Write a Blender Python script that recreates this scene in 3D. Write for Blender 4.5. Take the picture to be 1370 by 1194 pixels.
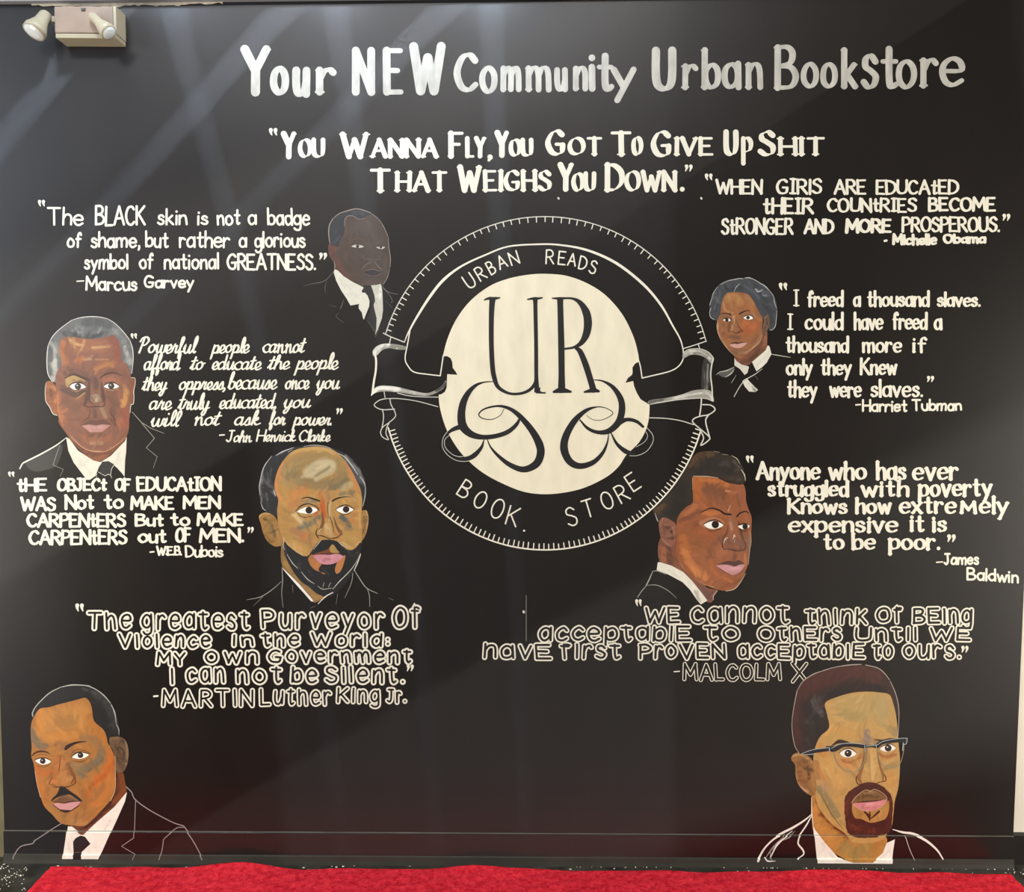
import bpy, bmesh, math, random
import numpy as np
from mathutils import Vector, Matrix, Euler
from mathutils.geometry import delaunay_2d_cdt

for o in list(bpy.data.objects):
    bpy.data.objects.remove(o, do_unlink=True)
SC = bpy.context.scene
COL = SC.collection
R = math.radians

# ------------------------------------------------------------------ camera
W, H, F = 1370.0, 1194.0, 1300.0
PITCH, ROLL = -4.0, 0.33
CAM = Vector((0.0, -3.1, 1.6))
cd = bpy.data.cameras.new('camera')
cam = bpy.data.objects.new('camera', cd)
COL.objects.link(cam)
cam.location = CAM
MROT = Matrix.Rotation(R(90 + PITCH), 3, 'X') @ Matrix.Rotation(R(ROLL), 3, 'Z')
cam.rotation_euler = MROT.to_euler()
cd.sensor_fit = 'HORIZONTAL'
cd.sensor_width = 36.0
cd.lens = 36.0 * F / W
cd.clip_start = 0.05
SC.camera = cam

# ------------------------------------------------------------------ world, light, exposure
SC.view_settings.view_transform = 'Standard'
SC.view_settings.look = 'None'
SC.view_settings.gamma = 1.0
SC.view_settings.use_curve_mapping = False
SC.view_settings.exposure = 0.0
wd = bpy.data.worlds.new('world')
SC.world = wd
wd.use_nodes = True
wd.node_tree.nodes['Background'].inputs[0].default_value = (0.9, 0.92, 1.0, 1)
wd.node_tree.nodes['Background'].inputs[1].default_value = 0.12


def area(name, loc, rot, sx, sy, power, color):
    l = bpy.data.lights.new(name, 'AREA')
    l.shape = 'RECTANGLE'; l.size = sx; l.size_y = sy
    l.energy = power; l.color = color
    o = bpy.data.objects.new(name, l)
    o.location = loc; o.rotation_euler = rot
    COL.objects.link(o)
    return o


# ceiling panel of the tall shop behind the photographer; area lights added left and right as side fill
area('ceiling_panel_light', (-0.6, -4.2, 4.5), (R(12), 0, 0), 3.6, 1.2, 200, (0.97, 0.98, 1.0))
area('side_fill_light', (-3.22, -1.7, 2.9), (0, R(-90), 0), 1.8, 1.6, 66, (0.66, 0.80, 1.0))
area('side_fill_light', (3.22, -1.42, 1.0), (0, R(90), 0), 1.7, 1.0, 92, (1.0, 0.93, 0.83))
area('side_fill_light', (-3.22, -1.42, 0.95), (0, R(-90), 0), 1.6, 1.0, 88, (1.0, 0.93, 0.83))
# three unseen bulbs added above the mural to make the light streaks
LAMPS = [(-1.22, -0.40, 3.02), (-0.64, -0.40, 3.02), (-0.09, -0.40, 3.02)]
for x, y, z in LAMPS:
    l = bpy.data.lights.new('streak_bulb', 'POINT')
    l.energy = 13.0; l.color = (0.66, 0.80, 1.0); l.shadow_soft_size = 0.05
    o = bpy.data.objects.new('streak_bulb', l); o.location = (x, y, z)
    COL.objects.link(o)

# ------------------------------------------------------------------ geometry helpers
def ray(px, py):
    return MROT @ Vector(((px - W / 2) / F, -(py - H / 2) / F, -1.0))

def at(px, py, off=0.0):
    d = ray(px, py)
    return CAM + d * ((-off - CAM.y) / d.y)

def at_floor(px, py, z=0.0):
    d = ray(px, py)
    return CAM + d * ((z - CAM.z) / d.z)

Z_SEAM = at(685, 1115.5).z        # top of the black baseboard
Z_SHOE = at(685, 1145.0).z        # top of the shoe moulding
D_BASE, D_SHOE = 0.007, 0.012
BEV = 0.002

def depth_at(z):
    if z >= Z_SEAM: return 0.0
    if z >= Z_SEAM - BEV: return D_BASE * (Z_SEAM - z) / BEV
    if z >= Z_SHOE: return D_BASE
    if z >= Z_SHOE - BEV: return D_BASE + (D_SHOE - D_BASE) * (Z_SHOE - z) / BEV
    return D_SHOE

def srgb(h, k=1.0):
    h = h.lstrip('#')
    v = [int(h[i:i + 2], 16) / 255.0 for i in (0, 2, 4)]
    return tuple((c / 12.92 if c <= 0.04045 else ((c + 0.055) / 1.055) ** 2.4) * k for c in v)

LSTEP = 0.00016
COUNT = [0]

def tag(o, label=None, cat=None, group=None, kind=None):
    if label: o['label'] = label
    if cat: o['category'] = cat
    if group: o['group'] = group
    if kind: o['kind'] = kind
    return o

def empty(name, loc=(0, 0, 0)):
    o = bpy.data.objects.new(name, None)
    o.empty_display_size = 0.05
    o.location = loc
    COL.objects.link(o)
    return o

def link_mesh(name, me, mat, parent=None):
    o = bpy.data.objects.new(name, me)
    if mat: me.materials.append(mat)
    COL.objects.link(o)
    if parent is not None:
        o.parent = parent
        o.matrix_parent_inverse = Matrix.Translation(-Vector(parent.location))
    return o

def paint_mesh(name, V, Fc, mat, parent, layer, C=None):
    """V: picture-plane points of a thin coat of paint, laid on the wall's surface."""
    bm = bmesh.new()
    cl = bm.verts.layers.float_color.new('Col') if C is not None else None
    COUNT[0] += 1
    off = LSTEP * (layer + 1) + (COUNT[0] % 20) * 4e-6
    dl = bm.verts.layers.float.new('lift')
    vs = []
    for i, q in enumerate(V):
        p = at(q[0], q[1])
        v = bm.verts.new(p)
        v[dl] = min(q[2], 70.0) * 2e-6 if len(q) > 2 else 0.0
        if cl is not None:
            c = C[i]; v[cl] = (c[0], c[1], c[2], 1.0)
        vs.append(v)
    for f in Fc:
        try:
            bm.faces.new([vs[i] for i in f])
        except ValueError:
            pass
    if min(v.co.z for v in bm.verts) < Z_SEAM + 0.001:
        for zz in (Z_SEAM, Z_SEAM - BEV, Z_SHOE, Z_SHOE - BEV):
            bmesh.ops.bisect_plane(bm, geom=bm.verts[:] + bm.edges[:] + bm.faces[:],
                                   plane_co=(0, 0, zz), plane_no=(0, 0, 1), dist=1e-6)
    for v in bm.verts:
        v.co.y = -depth_at(v.co.z) - off - v[dl]
    bm.verts.layers.float.remove(dl)
    me = bpy.data.meshes.new(name)
    bm.to_mesh(me); bm.free()
    return link_mesh(name, me, mat, parent)

# ---- curves in the picture plane
def catmull(pts, n=6, closed=False):
    P = [np.array(p, float) for p in pts]
    m = len(P)
    if m < 3: return P
    out = []
    rng = range(m if closed else m - 1)
    for i in rng:
        p1, p2 = P[i], P[(i + 1) % m]
        p0 = P[i - 1] if (closed or i > 0) else p1 * 2 - p2
        p3 = P[(i + 2) % m] if (closed or i + 2 < m) else p2 * 2 - p1
        for k in range(n):
            t = k / n
            out.append(0.5 * ((2 * p1) + (-p0 + p2) * t + (2 * p0 - 5 * p1 + 4 * p2 - p3) * t * t
                              + (-p0 + 3 * p1 - 3 * p2 + p3) * t ** 3))
    if not closed: out.append(P[-1])
    return out

def ribbon(pts, widths, closed=False, cap=True, V=None, Fc=None):
    """a stroke of varying width: quads, mitred joints, round ends"""
    V = [] if V is None else V
    Fc = [] if Fc is None else Fc
    P = [np.array(p[:2], float) for p in pts]
    # drop repeats
    Q, Wd = [P[0]], [widths[0]]
    for p, w in zip(P[1:], widths[1:]):
        if np.hypot(*(p - Q[-1])) > 0.05:
            Q.append(p); Wd.append(w)
    m = len(Q)
    kk = math.floor(V[-1][2]) + 2 if V else 0
    if m < 2:
        c = Q[0]; r = Wd[0] / 2; b = len(V); V.append((c[0], c[1], kk))
        for k in range(10):
            a = k * math.tau / 10; V.append((c[0] + r * math.cos(a), c[1] + r * math.sin(a), kk))
        for k in range(10): Fc.append((b, b + 1 + k, b + 1 + (k + 1) % 10))
        return V, Fc
    b = len(V)
    for i in range(m):
        if closed: d1, d2 = Q[i] - Q[i - 1], Q[(i + 1) % m] - Q[i]
        else:
            d1 = Q[i] - Q[i - 1] if i else Q[1] - Q[0]
            d2 = Q[i + 1] - Q[i] if i < m - 1 else Q[-1] - Q[-2]
        d1 = d1 / (np.hypot(*d1) + 1e-9); d2 = d2 / (np.hypot(*d2) + 1e-9)
        t = d1 + d2; L = np.hypot(*t)
        if L < 0.2: t = d2; L = 1.0
        t = t / np.hypot(*t)
        nrm = np.array((-t[1], t[0]))
        k = 1.0 / max(0.55, abs(float(np.dot(nrm, (-d2[1], d2[0])))))
        h = Wd[i] / 2 * k
        kz = kk + .9 * i / m
        V.append((*(Q[i] + nrm * h), kz)); V.append((*(Q[i] - nrm * h), kz))
    for i in range(m if closed else m - 1):
        j = (i + 1) % m
        Fc.append((b + 2 * i, b + 2 * i + 1, b + 2 * j + 1, b + 2 * j))
    if cap and not closed:
        for e, nb in ((0, 1), (m - 1, m - 2)):
            r = Wd[e] / 2
            if r < 0.25: continue
            d = Q[e] - Q[nb]; a0 = math.atan2(d[1], d[0]) - math.pi / 2
            c = len(V); V.append((*Q[e], kk + .95))
            for k in range(7):
                a = a0 + math.pi * k / 6
                V.append((Q[e][0] + r * math.cos(a), Q[e][1] + r * math.sin(a), kk + .95))
            for k in range(6): Fc.append((c, c + 1 + k, c + 2 + k))
    return V, Fc

def parse(s):
    return [tuple(float(t) for t in q.split(',')) for q in s.split()]
# ------------------------------------------------------------------ materials
def new_mat(name):
    m = bpy.data.materials.new(name); m.use_nodes = True
    nt = m.node_tree; nt.nodes.clear()
    return m, nt, nt.nodes, nt.links

def streak_gloss(nt, base):
    """gloss coat with added lobes that draw the vertical and slanting light streaks"""
    N, L = nt.nodes, nt.links
    out = N.new('ShaderNodeOutputMaterial')
    prev = base
    for vec, rough, fac in (((1.0, 0.0, 0.045), 0.23, 0.013), ((0.55, 0.0, -0.84), 0.23, 0.017)):  # two anisotropic lobes shaped to stretch the bulbs into streaks
        g = N.new('ShaderNodeBsdfAnisotropic')
        g.distribution = 'GGX'
        g.inputs['Color'].default_value = (1, 1, 1, 1)
        g.inputs['Roughness'].default_value = rough
        g.inputs['Anisotropy'].default_value = 0.985
        v = N.new('ShaderNodeCombineXYZ')
        for i in range(3): v.inputs[i].default_value = vec[i]
        nm = N.new('ShaderNodeVectorMath'); nm.operation = 'NORMALIZE'
        L.new(v.outputs[0], nm.inputs[0])
        L.new(nm.outputs[0], g.inputs['Tangent'])
        mx = N.new('ShaderNodeMixShader'); mx.inputs[0].default_value = fac
        L.new(prev, mx.inputs[1]); L.new(g.outputs[0], mx.inputs[2])
        prev = mx.outputs[0]
    L.new(prev, out.inputs[0])

def paint_mat(name, col=None, attr=False, var=0.10, scale=18.0, rough=0.42, spec=0.5):
    m, nt, N, L = new_mat(name)
    p = N.new('ShaderNodeBsdfPrincipled')
    p.inputs['Roughness'].default_value = rough
    p.inputs['Specular IOR Level'].default_value = spec
    tc = N.new('ShaderNodeTexCoord')
    mp = N.new('ShaderNodeMapping'); mp.inputs['Scale'].default_value = (1.0, 1.0, 0.35)
    ns = N.new('ShaderNodeTexNoise'); ns.inputs['Scale'].default_value = scale
    ns.inputs['Detail'].default_value = 4
    L.new(tc.outputs['Object'], mp.inputs[0]); L.new(mp.outputs[0], ns.inputs['Vector'])
    mr = N.new('ShaderNodeMapRange')
    mr.inputs['From Min'].default_value = 0.3; mr.inputs['From Max'].default_value = 0.7
    mr.inputs['To Min'].default_value = 1 - var; mr.inputs['To Max'].default_value = 1 + var * 0.5
    L.new(ns.outputs['Fac'], mr.inputs['Value'])
    mu = N.new('ShaderNodeVectorMath'); mu.operation = 'SCALE'
    if attr:
        a = N.new('ShaderNodeAttribute'); a.attribute_name = 'Col'
        L.new(a.outputs['Color'], mu.inputs[0])
    else:
        mu.inputs[0].default_value = col
    L.new(mr.outputs[0], mu.inputs['Scale'])
    L.new(mu.outputs[0], p.inputs['Base Color'])
    streak_gloss(nt, p.outputs[0])
    return m

M = {}
M['wall'] = paint_mat('black_wall_paint', srgb('150f0b', 1.0), var=0.25, scale=7, rough=0.34, spec=0.36)
M['white'] = paint_mat('cream_lettering_paint', srgb('e5deca'), var=0.07, scale=60)
M['title'] = paint_mat('ivory_title_paint', srgb('bdb8ac'), var=0.26, scale=45)
M['bone'] = paint_mat('bone_disc_paint', srgb('e4d9bd'), var=0.09, scale=24)
M['black'] = paint_mat('black_letter_paint', srgb('17120f'), var=0.1, scale=20, rough=0.29)
M['line'] = paint_mat('thin_white_line_paint', srgb('cfcabc'), var=0.1, scale=40)
M['col'] = paint_mat('portrait_paint', attr=True, var=0.05, scale=60)

def simple(name, col, rough=0.5, metal=0.0, bump=0.0, bscale=200, var=0.1, vscale=10, spec=0.5):
    m, nt, N, L = new_mat(name)
    p = N.new('ShaderNodeBsdfPrincipled'); out = N.new('ShaderNodeOutputMaterial')
    p.inputs['Roughness'].default_value = rough; p.inputs['Metallic'].default_value = metal
    p.inputs['Specular IOR Level'].default_value = spec
    tc = N.new('ShaderNodeTexCoord')
    ns = N.new('ShaderNodeTexNoise'); ns.inputs['Scale'].default_value = vscale; ns.inputs['Detail'].default_value = 5
    L.new(tc.outputs['Object'], ns.inputs['Vector'])
    mr = N.new('ShaderNodeMapRange')
    mr.inputs['From Min'].default_value = 0.3; mr.inputs['From Max'].default_value = 0.7
    mr.inputs['To Min'].default_value = 1 - var; mr.inputs['To Max'].default_value = 1 + var
    L.new(ns.outputs['Fac'], mr.inputs['Value'])
    mu = N.new('ShaderNodeVectorMath'); mu.operation = 'SCALE'; mu.inputs[0].default_value = col
    L.new(mr.outputs[0], mu.inputs['Scale']); L.new(mu.outputs[0], p.inputs['Base Color'])
    if bump:
        b2 = N.new('ShaderNodeTexNoise'); b2.inputs['Scale'].default_value = bscale
        L.new(tc.outputs['Object'], b2.inputs['Vector'])
        bp = N.new('ShaderNodeBump'); bp.inputs['Strength'].default_value = bump; bp.inputs['Distance'].default_value = 0.004
        L.new(b2.outputs['Fac'], bp.inputs['Height']); L.new(bp.outputs[0], p.inputs['Normal'])
    L.new(p.outputs[0], out.inputs[0])
    return m

M['cream_wall'] = simple('cream_wall_paint', srgb('d8cfbf'), 0.6, var=0.04)
M['room_wall'] = simple('room_wall_paint', srgb('807c76'), 0.7, var=0.04)
M['olive'] = simple('olive_grey_paint', srgb('6a6146'), 0.6, var=0.2)
M['ceiling'] = simple('ceiling_paint', srgb('dedcd8'), 0.8, var=0.03)
M['trim'] = simple('grey_ceiling_trim', srgb('8e8c90'), 0.5, var=0.1)
M['plaster'] = simple('chipped_plaster', srgb('d9cdb4'), 0.8, var=0.25, vscale=60, bump=0.5)
M['beige'] = simple('aged_beige_plastic', srgb('8a7564'), 0.5, var=0.12, vscale=16)
M['beige_l'] = simple('pale_cream_plastic', srgb('a0947a'), 0.45, var=0.08)
M['dark'] = simple('dark_gap', srgb('45423e'), 0.6)
M['lens'] = simple('clear_lamp_lens', srgb('cdcdc8'), 0.15, var=0.1)

def floor_mat():
    m, nt, N, L = new_mat('speckled_black_floor')
    p = N.new('ShaderNodeBsdfPrincipled'); out = N.new('ShaderNodeOutputMaterial')
    tc = N.new('ShaderNodeTexCoord')
    vo = N.new('ShaderNodeTexVoronoi'); vo.inputs['Scale'].default_value = 55
    vo.inputs['Randomness'].default_value = 1
    L.new(tc.outputs['Object'], vo.inputs['Vector'])
    ns = N.new('ShaderNodeTexNoise'); ns.inputs['Scale'].default_value = 14; ns.inputs['Detail'].default_value = 6
    L.new(tc.outputs['Object'], ns.inputs['Vector'])
    # chips: small voronoi cores, only in some cells
    lt = N.new('ShaderNodeMath'); lt.operation = 'LESS_THAN'; lt.inputs[1].default_value = 0.22
    L.new(vo.outputs['Distance'], lt.inputs[0])
    sx = N.new('ShaderNodeSeparateColor'); L.new(vo.outputs['Color'], sx.inputs[0])
    gt = N.new('ShaderNodeMath'); gt.operation = 'GREATER_THAN'; gt.inputs[1].default_value = 0.80
    L.new(sx.outputs[0], gt.inputs[0])
    mu = N.new('ShaderNodeMath'); mu.operation = 'MULTIPLY'
    L.new(lt.outputs[0], mu.inputs[0]); L.new(gt.outputs[0], mu.inputs[1])
    r = N.new('ShaderNodeValToRGB')
    r.color_ramp.elements[0].color = (*srgb('191712'), 1); r.color_ramp.elements[0].position = 0.35
    r.color_ramp.elements[1].color = (*srgb('3a382e'), 1); r.color_ramp.elements[1].position = 0.7
    L.new(ns.outputs['Fac'], r.inputs[0])
    mx = N.new('ShaderNodeMix'); mx.data_type = 'RGBA'
    L.new(mu.outputs[0], mx.inputs[0]); L.new(r.outputs[0], mx.inputs[6])
    mx.inputs[7].default_value = (*srgb('d8d2bf'), 1)
    L.new(mx.outputs[2], p.inputs['Base Color'])
    p.inputs['Roughness'].default_value = 0.45
    L.new(p.outputs[0], out.inputs[0])
    return m
M['floor'] = floor_mat()

def rug_mat():
    m, nt, N, L = new_mat('red_pile')
    p = N.new('ShaderNodeBsdfPrincipled'); out = N.new('ShaderNodeOutputMaterial')
    tc = N.new('ShaderNodeTexCoord')
    ns = N.new('ShaderNodeTexNoise'); ns.inputs['Scale'].default_value = 60; ns.inputs['Detail'].default_value = 8
    ns.inputs['Roughness'].default_value = 0.7
    L.new(tc.outputs['Object'], ns.inputs['Vector'])
    r = N.new('ShaderNodeValToRGB')
    r.color_ramp.elements[0].color = (*srgb('a80e20'), 1); r.color_ramp.elements[0].position = 0.36
    r.color_ramp.elements[1].color = (*srgb('e03440'), 1); r.color_ramp.elements[1].position = 0.68
    L.new(ns.outputs['Fac'], r.inputs[0]); L.new(r.outputs[0], p.inputs['Base Color'])
    p.inputs['Roughness'].default_value = 0.95
    p.inputs['Specular IOR Level'].default_value = 0.1
    n2 = N.new('ShaderNodeTexNoise'); n2.inputs['Scale'].default_value = 400
    L.new(tc.outputs['Object'], n2.inputs['Vector'])
    bp = N.new('ShaderNodeBump'); bp.inputs['Strength'].default_value = 0.6; bp.inputs['Distance'].default_value = 0.004
    L.new(n2.outputs['Fac'], bp.inputs['Height']); L.new(bp.outputs[0], p.inputs['Normal'])
    L.new(p.outputs[0], out.inputs[0])
    return m
M['rug'] = rug_mat()

# ------------------------------------------------------------------ the room
def box(name, lo, hi, mat, parent=None, bevel=0.0):
    bm = bmesh.new()
    bmesh.ops.create_cube(bm, size=1.0)
    for v in bm.verts:
        v.co = Vector([lo[i] if v.co[i] < 0 else hi[i] for i in range(3)])
    if bevel:
        bmesh.ops.bevel(bm, geom=bm.edges[:], offset=bevel, segments=2, affect='EDGES', profile=0.5)
    me = bpy.data.meshes.new(name); bm.to_mesh(me); bm.free()
    return link_mesh(name, me, mat, parent)

XR = at(1356, 1112).x      # right end of the painted wall
XL = at(5.5, 1100).x       # left end
ZT = at(350, 3.5).z        # underside of the trim at the top
RX0, RX1, RY0, ZC = -3.3, 3.3, -7.0, 4.6
tag(box('wall_front', (XL, 0, 0), (XR, 0.12, ZC), M['wall']), kind='structure')
tag(box('wall_front_left', (RX0, 0.03, 0), (XL, 0.12, ZC), M['olive']), kind='structure')
tag(box('wall_front_right', (XR, 0.03, Z_SEAM), (RX1, 0.12, ZC), M['cream_wall']), kind='structure')
tag(box('floor', (RX0, RY0, -0.1), (RX1, 0.12, 0), M['floor']), kind='structure')
tag(box('ceiling', (RX0, RY0, ZC), (RX1, 0.12, ZC + 0.1), M['ceiling']), kind='structure')
tag(box('wall_left', (RX0 - 0.1, RY0, 0), (RX0, 0.12, ZC), M['room_wall']), kind='structure')
tag(box('wall_right', (RX1, RY0, 0), (RX1 + 0.1, 0.12, ZC), M['room_wall']), kind='structure')
tag(box('wall_back', (RX0, RY0 - 0.1, 0), (RX1, RY0, ZC), M['room_wall']), kind='structure')

def profile(name, x0, x1, pts, mat, parent=None):
    """(depth, z) profile run along the wall"""
    V = [(x, -d, z) for x in (x0, x1) for d, z in pts]
    n = len(pts)
    Fc = [(i, (i + 1) % n, n + (i + 1) % n, n + i) for i in range(n)]
    Fc += [tuple(range(n))[::-1], tuple(range(n, 2 * n))]
    me = bpy.data.meshes.new(name); me.from_pydata(V, [], Fc)
    return link_mesh(name, me, mat, parent)

M['base'] = paint_mat('black_baseboard_paint', srgb('17100c'), var=0.2, scale=9, rough=0.27)
M['shoe'] = simple('grey_black_shoe_moulding', srgb('33312b'), 0.45, var=0.15)
tag(profile('baseboard_front', XL, XR, [(0, Z_SEAM), (D_BASE, Z_SEAM - BEV), (D_BASE, 0), (0, 0)], M['base']), kind='structure')
tag(profile('baseboard_shoe', XL, XR, [(D_BASE, Z_SHOE), (D_SHOE, Z_SHOE - BEV), (D_SHOE + 0.001, Z_SHOE * 0.45),
    (D_SHOE + 0.003, 0), (D_BASE, 0)], M['shoe']), kind='structure')
tag(profile('baseboard_right', XR + 0.001, RX1, [(-0.03, Z_SEAM - 0.002), (-0.016, Z_SEAM - 0.006), (-0.016, 0), (-0.03, 0)], M['base']), kind='structure')
# added bead in lighter grey: painted highlight along the baseboard's top edge
tag(profile('edge_highlight', XL, XR, [(0.0001, Z_SEAM + 0.0015), (0.0022, Z_SEAM + 0.0004), (0.0022, Z_SEAM - 0.0012), (0.0001, Z_SEAM - 0.0012)],
    simple('grey_edge_highlight', srgb('5a544a'), 0.5, var=0.3, vscale=8)), kind='structure')
# ceiling trim: not quite level, leaves the frame to the right
def top_trim():
    x0, x1 = XL, XR
    zl = at(0, 6.0).z; zr = at(705, -1.5).z
    sl = (zr - zl) / (at(705, 0).x - at(0, 0).x)
    z = lambda x: zl + sl * (x - at(0, 0).x)
    V = []
    for x in (x0, x1):
        for d, dz in ((0, 0), (0.025, 0.0), (0.03, 0.006), (0.03, 0.05), (0, 0.05)):
            V.append((x, -d, z(x) + dz))
    Fc = [(i, (i + 1) % 5, 5 + (i + 1) % 5, 5 + i) for i in range(5)] + [(4, 3, 2, 1, 0), (5, 6, 7, 8, 9)]
    me = bpy.data.meshes.new('trim_2'); me.from_pydata(V, [], Fc)
    tag(link_mesh('trim_2', me, M['trim']), kind='structure')
    # ragged strip of bare plaster just under it
    rnd = random.Random(4)
    top, bot = [], []
    px = 42.0
    while px <= 300:
        y0 = 1.5
        e = 7.5 if px < 75 else 8.5 if px < 160 else 7.2 if px < 245 else 5.6
        e += rnd.uniform(-1.3, 1.1)
        if px > 262: e -= (px - 262) * 0.04
        top.append(at(px, y0, 0.0012)); bot.append(at(px, e, 0.0012))
        px += rnd.uniform(4, 9)
    V = top + bot; n = len(top)
    V2 = [(v.x, -0.0001, v.z) for v in V] + [(v.x, -0.0016, v.z) for v in V]
    Fc = []
    for i in range(n - 1):
        Fc.append((2 * n + i, 2 * n + i + 1, 3 * n + i + 1, 3 * n + i))
        Fc.append((n + i, n + i + 1, 3 * n + i + 1, 3 * n + i))
    me = bpy.data.meshes.new('chipped_plaster'); me.from_pydata([tuple(v) for v in V2], [], Fc)
    link_mesh('chipped_plaster', me, M['plaster'], bpy.data.objects['wall_front'])
top_trim()
# thin scratch and a paint dot between the two lower quotations
for nm, s, w in (('wall_scratch', '704,797 704,858', 0.9), ('paint_dot', '700.5,818.5 700.8,819.5', 3.2),
                 ('paint_dot', '747,265 747.5,266', 2.6), ('paint_dot', '938,265 938.5,266', 2.6)):
    pp = parse(s); V, Fc = ribbon(pp, [w] * len(pp))
    paint_mesh(nm, V, Fc, simple('scuff_grey', srgb('7d776a')) if w < 1 else M['line'], bpy.data.objects['wall_front'], 1)

# red rug along the foot of the wall
def rug():
    root_y = at_floor(685, 1167).y
    xl, xr = at_floor(66, 1165).x, at_floor(1346, 1167).x
    n, m = 160, 36
    rnd = random.Random(2)
    bm = bmesh.new()
    top = []
    for j in range(m + 1):
        t = (j / m) ** 1.3
        row = []
        for i in range(n + 1):
            u = i / n
            px = 66 + 1280 * u
            edge = 0.004 * math.sin(u * 23) + 0.003 * math.sin(u * 61 + 1) - 0.006 * u
            y = root_y + edge * (1 - t) - t * 0.36
            x = xl + (xr - xl) * u + 0.002 * math.sin(t * 40) * (1 if i in (0, n) else 0)
            z = 0.007 + 0.0012 * math.sin(u * 90 + t * 40)
            z += 0.024 * math.exp(-((px - 315) / 48) ** 2) * math.exp(-t * 9)
            z += 0.018 * math.exp(-((px - 650) / 60) ** 2) * math.exp(-t * 9)
            z += 0.011 * math.exp(-((px - 1090) / 70) ** 2) * math.exp(-t * 9)
            z += rnd.uniform(-0.0006, 0.0006)
            row.append(bm.verts.new((x, y, z)))
        top.append(row)
    for j in range(m):
        for i in range(n):
            bm.faces.new((top[j][i], top[j + 1][i], top[j + 1][i + 1], top[j][i + 1]))
    # skirt down to the floor
    ring = [top[0][i] for i in range(n + 1)] + [top[j][n] for j in range(1, m + 1)] \
        + [top[m][i] for i in range(n - 1, -1, -1)] + [top[j][0] for j in range(m - 1, 0, -1)]
    low = [bm.verts.new((v.co.x, v.co.y, 0.0005)) for v in ring]
    for i in range(len(ring)):
        k = (i + 1) % len(ring)
        bm.faces.new((ring[i], ring[k], low[k], low[i]))
    bmesh.ops.recalc_face_normals(bm, faces=bm.faces[:])
    for f in bm.faces: f.smooth = True
    me = bpy.data.meshes.new('rug'); bm.to_mesh(me); bm.free()
    tag(link_mesh('rug', me, M['rug']), 'bright red pile rug lying on the speckled black floor along the foot of the wall', 'rug')
rug()

# crumbs of plaster on the floor strip between wall and rug
def crumbs():
    rnd = random.Random(9)
    bm = bmesh.new()
    def one(px, py, r):
        p = at_floor(px, py, 0.0)
        if p.y > -0.017: p.y = -0.017
        mt = Matrix.Translation((p.x, p.y, r * 0.5)) @ Euler((rnd.random() * 3, rnd.random() * 3, 0)).to_matrix().to_4x4() \
            @ Matrix.Diagonal((1, rnd.uniform(.5, .9), rnd.uniform(.4, .8), 1))
        bmesh.ops.create_icosphere(bm, subdivisions=1, radius=r, matrix=mt)
    for _ in range(46): one(rnd.uniform(0, 36), rnd.uniform(1160, 1192), rnd.uniform(0.0012, 0.0030))
    for _ in range(40): one(rnd.uniform(760, 1345), rnd.uniform(1153, 1160), rnd.uniform(0.0009, 0.0022))
    for _ in range(10): one(rnd.uniform(1346, 1368), rnd.uniform(1158, 1176), rnd.uniform(0.001, 0.0022))
    me = bpy.data.meshes.new('plaster_crumbs'); bm.to_mesh(me); bm.free()
    tag(link_mesh('plaster_crumbs', me, simple('plaster_crumb_white', srgb('efe8d6'), 0.7), bpy.data.objects['floor']), kind='stuff')
crumbs()

# emergency light on the wall, upper left
def lathe(bm, prof, mt, seg=20):
    rings = []
    for r, z in prof:
        rings.append([bm.verts.new(mt @ Vector((r * math.cos(a), r * math.sin(a), z)))
                      for a in (math.tau * k / seg for k in range(seg))])
    for a, b in zip(rings, rings[1:]):
        for k in range(seg):
            bm.faces.new((a[k], a[(k + 1) % seg], b[(k + 1) % seg], b[k]))
    bm.faces.new(rings[0][::-1]); bm.faces.new(rings[-1])

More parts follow.
